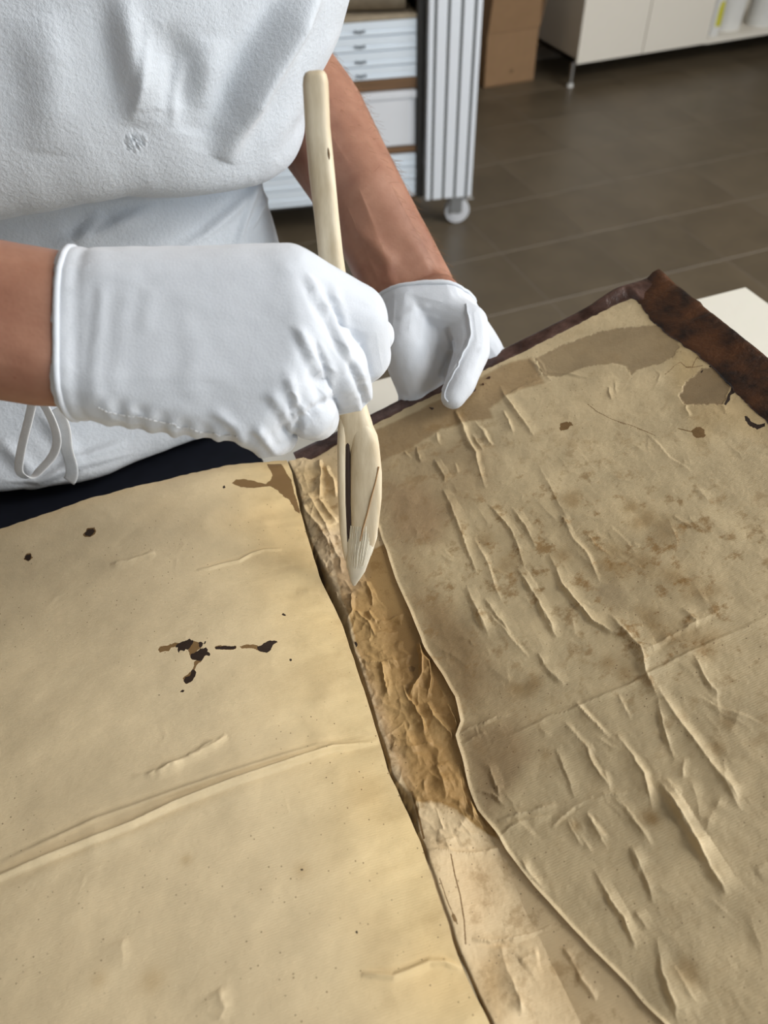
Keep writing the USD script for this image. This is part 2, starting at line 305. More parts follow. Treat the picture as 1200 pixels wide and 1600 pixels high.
struct('wall_right', wall_with_hole(Y0, Y1, -2.15, .95, 1.42, 3.2, 'y', X1, X1 + .12), M['wall'], 'cream plaster wall with the side window')
struct('wall_front', wall_with_hole(X0, X1, .45, 3.35, .92, 2.6, 'x', Y0 - .12, Y0), M['wall'], 'cream plaster wall with the rear window')
def window(name, axis, u0, u1, p, w0, w1, label):
    t = thing(name, label, kind='structure')
    B = (lambda a, b, z0, z1, d: box(a, b, p - d, p + d, z0, z1)) if axis == 'x' else (lambda a, b, z0, z1, d: box(p - d, p + d, a, b, z0, z1))
    mid = (u0 + u1) / 2
    for a, b, z0, z1 in ((u0, u1, w0, w0 + .06), (u0, u1, w1 - .06, w1), (u0, u0 + .06, w0 + .06, w1 - .06), (u1 - .06, u1, w0 + .06, w1 - .06), (mid - .03, mid + .03, w0 + .06, w1 - .06)):
        obj('frame_bar', B(a, b, z0, z1, .03), M['frame'], t, False)
    for a, b in ((u0 + .06, mid - .03), (mid + .03, u1 - .06)): obj('pane', B(a, b, w0 + .06, w1 - .06, .003), M['pane'], t, False)
window('window_1', 'y', -2.15, .95, X1 + .06, 1.42, 3.2, 'two-pane window in the right wall')
window('window_2', 'x', .45, 3.35, Y0 - .06, .92, 2.6, 'two-pane window in the rear wall')
for lx, ly in LAMPS:
    t = thing('ceiling_lamp', 'square white ceiling lamp above the work room', 'lamp', (lx, ly, 3.36))
    obj('frame', join(box(-.80, .80, -.80, -.755, 0, .04), box(-.80, .80, .755, .80, 0, .04), box(-.80, -.755, -.755, .755, 0, .04), box(.755, .80, -.755, .755, 0, .04), box(-.755, .755, -.755, .755, .03, .04)), M['frame'], t, False)
struct('baseboard_back', box(X0, X1, Y1 - .012, Y1, 0, .07, .002), M['grout'], 'tile skirting along the back wall')

# ================================================================== work table
TZ = .81
tb = thing('work_table', 'white laminate work table under the big open book', 'table', (0.05, .15, 0))
TO = np.array([-.05, -.15, 0])
def shift(msh, o): msh = msh.copy(); msh.apply_translation(o); return msh
obj('table_top', shift(box(-1.05, .689, -.33, .617, TZ - .028, TZ, .002), TO), M['table'], tb)
for x in (-1.0, .60):
    for y in (-.28, .53): obj('leg', shift(box(x, x + .05, y, y + .05, 0, TZ - .028, .003), TO), M['alu'], tb)
for y in (-.27, .545): obj('rail', shift(box(-.95, .60, y, y + .025, TZ - .10, TZ - .028), TO), M['alu'], tb)
tag(obj('foam_mat', box(-.56, .074, -.20, .612, TZ, TZ + .010, .002), M['mat']), 'dark navy mat lying on the table under the left half of the book', 'mat')

# ================================================================== the open book
book = thing('open_book', 'large old open book with stained cream paper and brown leather cover, lying on the table', 'book', (.07, .18, .82))
BO = -np.array([.07, .18, .82])
def bshift(V): return np.asarray(V, float) + BO
ZP = .880                                   # left page level
ALPHA = math.atan(.27); BN = np.array([-math.sin(ALPHA), 0, math.cos(ALPHA)]); BU = np.array([math.cos(ALPHA), 0, math.sin(ALPHA)]); BP0 = np.array([.1, 0, .862])
def board_z(x): return .862 + .27 * (x - .1)
def onb(px, lift=0.0): return np.array([on(x, y, BN, BN @ BP0 + lift) for x, y in px])
def onp(px, z=ZP): return np.array([onz(x, y, z) for x, y in px])
def P2(px):
    q = onp(px); return np.array([onz(x, y, ZP - .30 * min(max(.025 - k[0], 0), .2) ** 2)[:2] for (x, y), k in zip(px, q)])
def B2(px): return onb(px)[:, :2]
def crop(pts, s, ox, oy): return [(ox + x * s, oy + y * s) for x, y in pts]

# --- gutter line (page's right edge) and the pastedown's hinge edge, as x of y
gut = onp([(455, 733), (470, 800), (490, 872), (503, 908), (532, 968), (560, 1050), (585, 1130), (605, 1200), (635, 1265), (655, 1310), (690, 1410), (715, 1490), (740, 1550), (766, 1602)], .8715)
gut = gut[np.argsort(gut[:, 1])]
def xe(y): return np.interp(y, gut[:, 1], gut[:, 0]) + .0006 * (noise(np.stack([y * 120, y * 0, y * 0], -1), 4) - .5)
pe = onb([(545, 712), (575, 780), (600, 850), (618, 905), (640, 955), (662, 1008), (690, 1055), (712, 1092), (721, 1130), (713, 1152), (722, 1185), (733, 1230), (748, 1268), (780, 1310), (815, 1360), (850, 1400), (920, 1480), (985, 1545), (1040, 1602)])
pe = pe[np.argsort(pe[:, 1])]
def ue(y): return np.interp(y, pe[:, 1], pe[:, 0]) + .0012 * (noise(np.stack([y * 90, y * 0 + 3, y * 0], -1), 5) - .5)

# --- left page
YT = .476
def dense(a, b, c, d, fine, coarse):
    """a..d with fine steps in b..c"""
    return np.unique(np.round(np.r_[np.arange(a, b, coarse), np.arange(b, c, fine), np.arange(c, d, coarse), d], 6))
xs = dense(-.292, -.150, .069, .069, .0008, .004); ys = dense(-.118, .035, YT, YT, .0008, .004)
sx = (xs - xs[0]) / (xs[-1] - xs[0]); Yg, Sg = np.meshgrid(ys, sx, indexing='ij')
ytop = YT + .0016 * (noise(np.c_[xs * 60, xs * 0, xs * 0], 9) - .5) + .0010 * (noise(np.c_[xs * 240, xs * 0, xs * 0], 19) - .5)
ytop = ytop - .006 * sstep((xs - .028) / .04)          # the corner near the gutter falls short
Yg = ys[0] + (Yg - ys[0]) * ((ytop[None, :] - ys[0]) / (YT - ys[0]))
Xr = xe(Yg); Xg = -.292 + Sg * (Xr + .292)
P = np.c_[Xg.ravel(), Yg.ravel()]; H = np.zeros(len(P))
dg = (Xr - Xg).ravel()
H -= .0095 * np.clip(1 - dg / .085, 0, 1) ** 1.7
H -= .30 * np.clip(dg - .045, 0, .2) ** 2
H -= .004 * np.clip(1 - (YT - P[:, 1]) / .02, 0, 1) ** 2 * sstep((P[:, 0] + .05) / .05)
H += .0036 * nz(P, 9, 3) + .0016 * nz(P * [1, 1.6], 26, 5) + .0004 * nz(P, 80, 6)
near = np.exp(-(dg / .045) ** 2)
H += near * .0052 * nz(P * [.5, 1.5], 34, 8)             # cockling along the gutter
c5 = lambda p: crop(p, .4667, 0, 780); c6 = lambda p: crop(p, .6333, 0, 1140)
for pl, a, w in ((c6([(-60, 385), (0, 362), (230, 272), (330, 232), (440, 180), (560, 133), (700, 82), (820, 36), (932, 12)]), .0034, .0024),
                 (c6([(0, 330), (120, 276), (240, 222), (430, 155), (620, 90), (780, 35), (900, 6), (935, 8)]), .0012, .0022),
                 (c6([(-40, 420), (60, 378), (150, 335), (240, 292), (380, 238), (500, 195), (640, 142)]), .0011, .0035),
                 (c6([(385, 107), (430, 88), (480, 65), (520, 42), (556, 18)]), .0011, .0014),
                 (c6([(890, 600), (970, 604), (1010, 588), (1060, 564), (1100, 562), (1142, 576)]), .0014, .0018),
                 (c6([(230, 180), (232, 290), (226, 380)]), .0006, .005), (c6([(540, 640), (556, 690), (540, 726)]), .0006, .003), (c6([(300, 520), (302, 600)]), .0004, .003),
                 (c6([(850, 240), (868, 180), (856, 140)]), .0009, .006), (c6([(880, 330), (860, 250)]), .0008, .006), (c6([(90, 700), (240, 620), (380, 540)]), .0005, .006),
                 (c6([(1000, 300), (960, 330), (930, 400)]), .0008, .006), (c6([(700, 400), (790, 360), (860, 330)]), .0005, .004),
                 (c5([(660, 238), (700, 232), (760, 214), (800, 204), (840, 178), (880, 162), (940, 152)]), .0013, .0017),
                 (c5([(370, 218), (430, 206), (520, 178)]), .0008, .002), (c5([(440, 935), (530, 916), (590, 884), (640, 860), (700, 822), (752, 794)]), .0010, .0016),
                 (c5([(880, 40), (892, 100), (880, 130)]), .0012, .006), (c5([(880, 250), (900, 330), (890, 420)]), .0010, .007), (c5([(1000, 180), (1050, 260)]), .0012, .006),
                 (c5([(700, 20), (690, 90), (720, 140)]), .0007, .006), (c5([(990, 290), (1040, 282), (1068, 280)]), .0016, .004), (c5([(900, 640), (1000, 600), (1100, 560)]), .0007, .006),
                 (c5([(1050, 700), (1100, 640), (1130, 600)]), .0012, .007), (c5([(1060, 820), (1090, 740)]), .0009, .006)):
    ridge(P, H, P2(pl), a * (1.25 if w < .0035 else .7), w * (.72 if w < .0035 else 1.3), .35, .15 if w < .0035 else .5, crisp=a < .0012 and w < .0035)
for k in range(46):                                       # fine dents
    q = rng.uniform([-.15, .03], [.06, .47]); a = rng.uniform(0, 6.3); l = rng.uniform(.004, .018)
    ridge(P, H, [q, q + l * np.array([math.cos(a), math.sin(a)]), q + l * 1.8 * np.array([math.cos(a + .4), math.sin(a + .4)])], rng.uniform(.00005, .00016), rng.uniform(.001, .004), .35, .5)
edge = np.maximum(np.zeros_like(P[:, 0]), 0)
V = np.c_[P, ZP + H]
base = np.array([.69, .555, .35]); tint = np.tile(base, (len(P), 1))
tint *= (1 + .16 * nz(P, 9, 21) + .08 * nz(P, 40, 22))[:, None]; yb = (.8 * np.exp(-(dg / .055) ** 2) * (.6 + .8 * (nz(P, 20, 23) + .5)))[:, None]; tint = tint * (1 - yb) + np.array([.72, .54, .27]) * yb
br = sstep(nz(P, 22, 31) * 3 + .1) * np.exp(-(dg / .06) ** 2); tint = tint * (1 - .35 * br[:, None]) + np.array([.52, .33, .13]) * .35 * br[:, None]
be = np.clip(1 - (ytop[None, :] - Yg).ravel() / .016, 0, 1) ** 1.5; tint = tint * (1 - .3 * be[:, None]) + np.array([.40, .26, .11]) * .3 * be[:, None]
for cx, cy, r_, s_ in ((235, 1530, .006, .35), (150, 1528, .004, .3), (290, 1342, .003, .4), (470, 1358, .004, .3), (455, 860, .010, .25), (545, 960, .012, .25), (500, 1050, .018, .18), (600, 1230, .02, .18), (250, 790, .02, .12)):
    q = onz(cx, cy, ZP)[:2]; g = s_ * np.exp(-(np.hypot(*(P - q).T) / r_) ** 2); tint = tint * (1 - g[:, None]) + np.array([.40, .25, .09]) * g[:, None]
ci = lambda p: crop(p, .23333, 200, 960)
dark = [ci([(318, 205), (350, 190), (385, 178), (410, 165), (418, 158), (425, 172), (440, 180), (432, 200), (415, 225), (400, 240), (385, 232), (372, 250), (352, 240), (345, 262), (335, 240), (330, 225), (315, 222)]),
        ci([(418, 285), (425, 268), (450, 258), (478, 245), (485, 228), (510, 230), (525, 226), (540, 238), (530, 255), (550, 268), (545, 282), (525, 275), (505, 295), (490, 310), (465, 312), (440, 305), (430, 295)]),
        ci([(430, 372), (448, 370), (456, 390), (445, 425), (425, 448), (395, 466), (372, 445), (385, 420), (410, 412)]), ci([(470, 190), (500, 188), (500, 210), (482, 225), (474, 215)]),
        ci([(585, 222), (640, 216), (700, 210), (728, 215), (722, 232), (690, 236), (620, 238), (582, 236)]), ci([(860, 210), (890, 205), (915, 178), (950, 162), (996, 165), (998, 174), (970, 190), (955, 225), (930, 248), (905, 250), (880, 236)]),
        ci([(348, 515), (365, 504), (382, 508), (375, 520), (355, 522)]), ci([(165, 214), (174, 214), (172, 222)]), ci([(168, 238), (176, 236), (175, 246)]), ci([(335, 538), (345, 536), (340, 544)]), ci([(205, 540), (216, 534), (210, 546)]), ci([(512, 182), (520, 178), (517, 200), (508, 210)]),
        ci([(1072, 296), (1080, 280), (1094, 278), (1090, 296), (1078, 302)]), [(37, 872), (40, 866), (47, 865), (49, 870), (44, 875)], [(131, 833), (136, 827), (146, 825), (148, 830), (142, 837), (134, 837)], [(346, 759), (349, 756), (352, 759), (349, 762)],
        [(554, 1454), (558, 1453), (559, 1457), (556, 1459)], [(438, 955), (443, 952), (447, 956), (443, 957)], [(468, 1357), (472, 1355), (474, 1358), (470, 1360)], [(277, 1172), (279, 1171), (279, 1174)]]
mid = [ci([(205, 240), (215, 214), (270, 206), (320, 190), (350, 192), (330, 215), (285, 222), (270, 245), (215, 256)]), ci([(400, 240), (425, 200), (435, 178), (470, 190), (495, 188), (490, 225), (450, 262), (420, 285)]), ci([(445, 322), (465, 308), (495, 308), (470, 335), (455, 358), (445, 385), (430, 380), (440, 350)]),
       ci([(578, 226), (600, 214), (728, 211), (730, 230), (690, 239), (590, 238)]), ci([(748, 212), (780, 200), (830, 196), (870, 206), (890, 236), (850, 228), (800, 222), (760, 226)]), ci([(365, 430), (395, 405), (440, 372), (456, 388), (425, 450), (390, 468)]), [(36, 873), (40, 864), (47, 863), (51, 870), (44, 876)], [(129, 834), (136, 825), (148, 823), (150, 831), (142, 838), (132, 839)],
       # brown tab at the head of the gutter
       [(361, 752), (368, 746), (380, 743), (398, 746), (412, 748), (421, 741), (424, 732), (418, 720), (415, 714), (437, 712), (452, 735), (462, 770), (468, 790), (460, 786), (452, 772), (440, 764), (432, 757), (420, 751), (408, 753), (396, 757), (374, 757)]]
sd = np.full(len(P), .02); sm = np.full(len(P), .02)
Pw = wobble(P)
for q in dark: sd = np.minimum(sd, sdf(Pw, P2(q), .006))
for q in mid: sm = np.minimum(sm, sdf(Pw, P2(q), .006))
ink = np.c_[ink_code(sd), ink_code(sm), np.full(len(P), .0) + .12 * np.exp(-(dg / .05) ** 2)]
page = obj('page', trimesh.Trimesh(bshift(V), grid_faces(len(ys), len(xs)), process=False), PAPER, book, True)
prim3(page, 'tint', tint); prim3(page, 'ink', ink)
# the leaves under it, their edges and the lower cover
def leaf_block(z0, z1, n=14):
    secs = []
    for k in range(n + 1):
        z = z0 + (z1 - z0) * k / n; t = k / n
        secs.append([z, .060 + .004 * t, .4715 - .003 * abs(math.sin(k * 2.1)) - .002 * (1 - t)])
    V, Fc = [], []
    for z, xr, yt in secs: V += [(-.290, -.116, z), (xr, -.116, z), (xr, yt, z), (-.290, yt, z)]
    for k in range(n):
        for i in range(4): a, b = k * 4 + i, k * 4 + (i + 1) % 4; Fc += [(a, b, b + 4), (a, b + 4, a + 4)]
    Fc += [(2, 1, 0), (3, 2, 0), (4 * n, 4 * n + 1, 4 * n + 2), (4 * n, 4 * n + 2, 4 * n + 3)]
    return trimesh.Trimesh(bshift(V), Fc, process=False)
obj('text_block', leaf_block(.829, .8655), M['pages'], book, False)
obj('lower_cover', shift(box(-.300, .066, -.126, .484, .8205, .829, .003), BO), M['leather'], book)

# --- pastedown on the raised cover
XR = .392                                     # where the paper meets the leather at the fore edge
xs = np.linspace(0, 1, 470); ys = dense(-.10, .0, .474, .474, .00072, .004)
Yg, Sg = np.meshgrid(ys, xs, indexing='ij'); Xl = ue(Yg); Xg = Xl + Sg * (XR + .02 - Xl)
P = np.c_[Xg.ravel(), Yg.ravel()]; dl = (Xg - Xl).ravel(); H = np.zeros(len(P))
H += .0016 * nz(P, 10, 41) + .0011 * nz(P * [1.7, .8], 30, 45) + .00075 * nz(P, 95, 46) + .00022 * nz(P, 420, 48, 2)
rot = np.c_[P[:, 0] * .80 + P[:, 1] * .6, P[:, 1] * .8 - P[:, 0] * .6]
H += .0006 * nz(P * [2.6, .35], 36, 47) * sstep((.42 - P[:, 1]) / .12)
c3 = lambda p: crop(p, .41667, 700, 560); c4 = lambda p: crop(p, .41667, 700, 950); c7 = lambda p: crop(p, .41667, 600, 1200); cb = lambda p: crop(p, .21667, 560, 560); ch = lambda p: crop(p, 1 / 3, 500, 900)
RID = [(c3([(-20, 500), (0, 540), (50, 670), (75, 740), (110, 822)]), .0017, .0017), (c3([(30, 200), (70, 300), (105, 370), (110, 400), (140, 500)]), .0013, .0016), (c3([(195, 110), (215, 155), (265, 225), (325, 302)]), .0014, .0017),
       (c3([(150, 550), (190, 600), (240, 660), (265, 730), (285, 790)]), .0012, .0016), (c3([(235, 565), (290, 640), (332, 722)]), .0011, .0017), (c3([(258, 790), (300, 860), (340, 920), (365, 990), (410, 1056)]), .0016, .0017),
       (c3([(375, 740), (405, 800), (430, 865), (485, 935), (545, 1000), (610, 1036), (690, 1056)]), .0017, .0019), (c3([(430, 610), (470, 690), (520, 740), (545, 790), (568, 850)]), .0011, .002), (c3([(70, 860), (95, 930), (130, 990), (150, 1045)]), .0014, .0017),
       (c3([(135, 905), (180, 965), (235, 1040)]), .0011, .0015), (c3([(95, 680), (150, 780), (170, 850), (200, 925)]), .0010, .0016), (c3([(100, 240), (170, 335)]), .0010, .0014), (c3([(330, 390), (460, 640)]), .0005, .0025),
       (c3([(420, 590), (470, 660)]), .0007, .0015), (c3([(600, 110), (614, 160)]), .0007, .0012), (c3([(890, 180), (905, 225)]), .0009, .0015), (c3([(255, 90), (370, 60), (460, 65), (540, 85)]), .0008, .0014), (c3([(210, 155), (280, 110), (360, 80)]), .0009, .0012),
       (c3([(740, 280), (830, 380), (920, 440)]), .0004, .0012), (c3([(840, 600), (930, 640)]), .0006, .0014), (c3([(880, 940), (935, 990), (930, 1020)]), .0009, .002), (c3([(300, 0), (385, 90)]), .0012, .002), (c3([(330, 0), (370, 60)]), .0009, .0015),
       (cb([(690, 380), (740, 480), (790, 620), (850, 700), (862, 740)]), .0014, .0015), (cb([(560, 540), (590, 640)]), .0011, .0013), (cb([(420, 640), (440, 720), (460, 760)]), .0011, .0013), (cb([(545, 740), (600, 830), (630, 900)]), .0014, .0016), (cb([(335, 680), (390, 730)]), .0009, .0012), (cb([(900, 510), (965, 640)]), .0011, .0013), (cb([(1040, 380), (1120, 540)]), .0013, .0016), (cb([(820, 560), (900, 680)]), .0010, .0015), (cb([(700, 760), (715, 840)]), .0008, .0014),
       (c4([(35, 482), (90, 450), (160, 425), (232, 408)]), .0011, .0011), (c4([(50, 515), (140, 470)]), .0010, .0011), (c4([(160, 512), (240, 488), (310, 455), (385, 415), (450, 400), (540, 358), (640, 318), (720, 278), (820, 225), (920, 173), (1010, 130), (1110, 90), (1200, 40)]), .0011, .0011),
       (c4([(60, -20), (110, 30), (140, 90)]), .0013, .0017), (c4([(150, 20), (220, 100), (300, 195)]), .0011, .0015), (c4([(330, 175), (380, 240), (432, 295)]), .0012, .0016), (c4([(350, 0), (400, 90)]), .0010, .0014),
       (c4([(470, 355), (540, 425), (605, 495)]), .0013, .0016), (c4([(630, 480), (680, 545), (735, 630), (745, 690), (765, 770)]), .0017, .0019), (c4([(430, 430), (480, 480), (525, 535), (545, 600), (615, 700)]), .0012, .0017), (c4([(620, 690), (690, 790), (740, 880)]), .0008, .0015),
       (c4([(600, 30), (690, 130), (722, 160), (740, 260), (785, 345)]), .0022, .0034), (c4([(785, 345), (800, 440), (830, 520), (855, 590)]), .0013, .0017), (c4([(780, 300), (830, 385), (900, 480), (990, 600), (1030, 650), (1100, 780)]), .0017, .003), (c4([(790, 660), (850, 750), (905, 840), (950, 920), (990, 1000), (1045, 1085)]), .0024, .002),
       (c4([(185, 808), (240, 785), (300, 768), (405, 745)]), .0014, .0013), (c4([(195, 872), (230, 832), (300, 800), (390, 790)]), .0013, .0014), (c4([(390, 830), (450, 775), (500, 738), (545, 714)]), .0010, .0011), (c4([(545, 714), (620, 705), (700, 690)]), .0005, .0012),
       (c4([(685, 200), (705, 180), (770, 155), (880, 90), (1010, 20)]), .0013, .0018), (c4([(150, 590), (175, 650), (198, 725)]), .0009, .0013), (c4([(930, 340), (1000, 375), (1080, 400), (1200, 455)]), .0005, .0009), (c4([(1030, 570), (1040, 640), (1090, 720)]), .0012, .003), (c4([(880, 560), (880, 640)]), .0009, .002),
       (c4([(400, 530), (450, 640), (475, 720)]), .0009, .0013), (c4([(1100, 380), (1060, 480)]), .0004, .003), (c4([(960, 850), (1000, 760), (1030, 700)]), .0009, .004), (c4([(920, 180), (960, 260), (1010, 340)]), .0010, .0018), (c4([(800, 640), (880, 700)]), .0006, .002),
       (c4([(110, 690), (170, 710), (225, 752)]), .0010, .0011), (c4([(450, 800), (500, 900)]), .0006, .0014), (c4([(520, 770), (600, 880)]), .0007, .0015), (c4([(680, 900), (720, 1000)]), .0007, .0015), (c4([(1150, 1000), (1200, 960)]), .0009, .003), (c4([(910, 640), (960, 840)]), .0007, .003), (c4([(640, 330), (690, 420)]), .0006, .0012),
       (c7([(780, 380), (830, 470), (890, 570), (945, 690)]), .0013, .0016), (c7([(860, 110), (960, 240), (1010, 300)]), .0009, .0016), (c7([(1030, 70), (1100, 180), (1200, 350)]), .0017, .002), (c7([(930, 300), (1000, 470), (1010, 510)]), .0011, .0015), (c7([(1020, 640), (1035, 760), (1095, 900), (1090, 960)]), .0012, .0017),
       (c7([(940, 540), (985, 610)]), .0008, .0015), (c7([(510, 340), (560, 420), (600, 470)]), .0011, .002), (c7([(700, 200), (780, 330)]), .0006, .0014), (c7([(760, 170), (840, 310)]), .0006, .0014), (c7([(1080, 740), (1180, 900)]), .0007, .003), (c7([(820, 10), (850, 80)]), .0006, .0014)]
for pl, a, w in RID: ridge(P, H, B2(pl), a * 1.3, w * .75, .5, .3, crisp=True)
for k in range(170):                                      # many small creases running with the spine
    q = rng.uniform([.10, .02], [.385, .40]); a = math.radians(rng.normal(-80, 14)); l = rng.uniform(.006, .035); p = [q]
    for _ in range(3): a += rng.normal(0, .25); p.append(p[-1] + l / 3 * np.array([math.cos(a), math.sin(a)]))
    ridge(P, H, p, rng.uniform(.0001, .0005), rng.uniform(.0006, .0020), .5, .5, crisp=True)
lip = np.exp(-(dl / .0011) ** 2); H += (.0008 + .0016 * (noise(np.c_[P[:, 1] * 45, P[:, 1] * 0, P[:, 1] * 0], 6))) * lip * sstep((P[:, 1] - .0) / .03)
# missing patches where the paper is gone: a little lower and darker
gone = [[(836, 562), (872, 543), (930, 522), (985, 512), (1040, 510), (1058, 530), (1062, 545), (1052, 560), (1025, 572), (1000, 578), (985, 587), (978, 575), (955, 570), (930, 572), (900, 580), (875, 590), (848, 590)],
        [(1072, 600), (1095, 578), (1125, 573), (1146, 577), (1140, 612), (1128, 634), (1098, 634), (1068, 634), (1062, 620)],
        [(960, 905), (972, 925), (985, 955), (955, 960), (940, 945), (925, 925)]]
gm = np.zeros(len(P))
for i, q in enumerate(gone): gm = np.maximum(gm, (.75, 1, .35)[i] * sstep(.5 - sdf(wobble(P, .0035), B2(q), .02) / (.0014, .0014, .008)[i]))
H = np.maximum(H * (1 - .8 * gm) - .0004 * gm, -.0006 + .3 * np.minimum(H, 0)) + .0013
H = np.maximum(H, .0003)
V = np.c_[P[:, 0], P[:, 1], board_z(P[:, 0])] + H[:, None] * BN
base = np.array([.60, .475, .285]); tint = np.tile(base, (len(P), 1)); tint *= (1 + .16 * nz(P, 16, 51) + .10 * nz(P, 60, 52))[:, None]
def stain(poly, col, k, soft, seed=0, edge=0.0):
    global tint
    s = sdf(P, B2(poly), .05) + .006 * nz(P, 45, 60 + seed) + .003 * nz(P, 160, 80 + seed)
    mk = k * sstep(.5 - s / soft)
    if edge: mk = mk + edge * np.exp(-(s / .0012) ** 2)
    mk = np.clip(mk, 0, 1)[:, None]; tint = tint * (1 - mk) + np.array(col) * mk
stain([(520, 700), (620, 660), (700, 620), (780, 575), (830, 560), (850, 600), (790, 620), (765, 640), (770, 655), (735, 660), (690, 672), (640, 700), (595, 722), (540, 750)], (.30, .19, .085), .75, .004, 1, .1)
stain([(560, 700), (640, 690), (720, 690), (770, 700), (770, 760), (720, 800), (700, 850), (660, 860), (700, 930), (770, 1000), (815, 1080), (840, 1160), (800, 1230), (760, 1280), (730, 1210), (705, 1100), (650, 960), (590, 820)], (.33, .225, .115), .50, .03, 2)
stain([(640, 930), (700, 945), (745, 1000), (760, 1060), (740, 1100), (715, 1090), (680, 1020)], (.27, .17, .075), .65, .02, 3)
stain([(720, 1140), (800, 1130), (830, 1180), (800, 1240), (760, 1270), (730, 1200)], (.27, .175, .085), .55, .012, 4)
stain([(600, 760), (660, 760), (700, 800), (680, 850), (620, 840)], (.33, .20, .10), .45, .02, 5)
stain([(1060, 540), (1200, 640), (1200, 690), (1130, 670), (1090, 700), (1050, 600)], (.44, .30, .13), .45, .02, 6)
stain([(1000, 470), (1060, 500), (1110, 560), (1060, 600), (1030, 560)], (.46, .33, .15), .35, .02, 7)
stain(c3([(330, 530), (520, 560), (800, 560), (900, 700), (1000, 900), (900, 1056), (560, 1000), (400, 850), (200, 700), (60, 520)]), (.36, .25, .12), .22, .06, 8)
for cx, cy, r_ in list(crop([(470, 535, 0)[:2], (690, 560), (740, 610), (610, 730), (130, 690), (215, 775), (740, 975), (950, 880), (430, 745)], .41667, 700, 560)) and [(895, 783, .007), (988, 793, .006), (1008, 815, .008), (955, 864, .009), (754, 847, .007), (790, 883, .008), (1008, 966, .007), (1096, 926, .009), (880, 870, .006), (960, 890, .008), (1000, 880, .007), (1040, 835, .010), (1050, 905, .008),
                   (950, 1037, .005), (975, 1050, .005), (838, 1070, .006), (808, 1080, .006), (1040, 995, .009), (1100, 1005, .01), (1020, 1282, .003), (1136, 1130, .004), (1120, 1170, .004), (853, 1180, .004), (900, 1290, .003), (1075, 1520, .006), (1015, 1280, .005)]:
    q = onb([(cx, cy)])[0][:2]; g = .55 * np.exp(-(np.hypot(*(P - q).T) / r_ + 1.3 * nz(P, 130, 91)) ** 2); tint = tint * (1 - g[:, None]) + np.array([.30, .18, .06]) * g[:, None]
tint = tint * (1 - gm[:, None]) + np.array([.275, .195, .105]) * gm[:, None] * (1 + .25 * nz(P * [1, 2], 50, 99))[:, None]
cc = lambda p: crop(p, .2, 960, 420)
dark = [cc([(732, 768), (790, 752), (850, 745), (900, 755), (940, 785), (955, 830), (968, 900), (970, 965), (935, 985), (905, 1000), (895, 1040), (870, 1075), (855, 1070), (880, 1010), (905, 970), (925, 900), (935, 840), (915, 790), (870, 765), (800, 765), (742, 778)]), cc([(668, 815), (690, 796), (704, 798), (680, 820)]), cc([(850, 640), (865, 655), (868, 700), (872, 725), (850, 725), (845, 690)]),
        [(1163, 652), (1168, 652), (1173, 660), (1184, 665), (1196, 662), (1196, 668), (1183, 672), (1170, 667), (1164, 658)]]
mid = [c3([(416, 262), (420, 246), (445, 240), (466, 252), (466, 262), (445, 268), (424, 276)]), c3([(915, 290), (918, 276), (932, 262), (955, 264), (965, 285), (955, 306), (935, 306), (922, 300)])]
sd = np.full(len(P), .02); sm = np.full(len(P), .02)
Pw = wobble(P); Pv = wobble(P, .0042)
for q in dark: sd = np.minimum(sd, sdf(Pw, B2(q), .006))
for q in mid: sm = np.minimum(sm, sdf(Pv, B2(q), .006))
for q, w in ((c3([(524, 176), (560, 205), (610, 230), (650, 244), (700, 260), (776, 292)]), .00022), (c3([(640, 244), (700, 268), (760, 278), (830, 280)]), .00012), (c3([(640, 288), (735, 296)]), .00012), (c3([(655, 278), (700, 286)]), .0001), (c3([(862, 266), (925, 282)]), .0003), (c3([(740, 285), (820, 370)]), .00008),
             (cc([(395, 835), (440, 800), (470, 765), (515, 738), (560, 775), (610, 770), (625, 735), (645, 700), (665, 715)]), .0002), (cc([(560, 778), (600, 780), (690, 765)]), .00025)):
    sm = np.minimum(sm, line_sdf(P, B2(q), .006) - w * 1.6)
bx = lambda x, y, r_: np.exp(-(np.hypot(*(P - onb([(x, y)])[0][:2]).T) / r_) ** 2)
fox = .15 + .7 * bx(1000, 860, .08) + .55 * bx(760, 850, .06) + .6 * bx(1080, 960, .07) + .45 * bx(680, 1000, .05) + .3 * bx(880, 800, .05) + .4 * bx(700, 700, .05)
ink = np.c_[ink_code(sd), ink_code(sm), np.clip(fox, 0, 1)]

def cover_shell(x0, x1, y0, y1, t0, t1, r=.003):
    """slab lying on the cover's plane, from normal height t0 to t1"""
    pts = []
    for x in (x0, x1):
        for y in (y0, y1):
            for t in (t0, t1):
                b = np.array([x, y, board_z(x)]) + BN * t; sxn = 1 if x == x0 else -1; syn = 1 if y == y0 else -1; st = 1 if t == t0 else -1
                pts += [b + BU * sxn * r, b + np.array([0, syn * r, 0]), b + BN * st * min(r, (t1 - t0) / 2)] if False else [b + BU * sxn * r + np.array([0, syn * r, 0]), b + BU * sxn * r + BN * st * r * .6, b + np.array([0, syn * r, 0]) + BN * st * r * .6]
    return trimesh.Trimesh(*hull_arrays(np.array(pts)), process=False)
cov = obj('raised_cover', shift(cover_shell(.098, .4335, -.126, .4825, -.0078, -.0001, .002), BO), M['leather'], book, False)
pd = obj('pastedown', trimesh.Trimesh(bshift(V), grid_faces(len(ys), len(xs)), process=False), PAPER2, cov, True)
prim3(pd, 'tint', tint); prim3(pd, 'ink', ink)

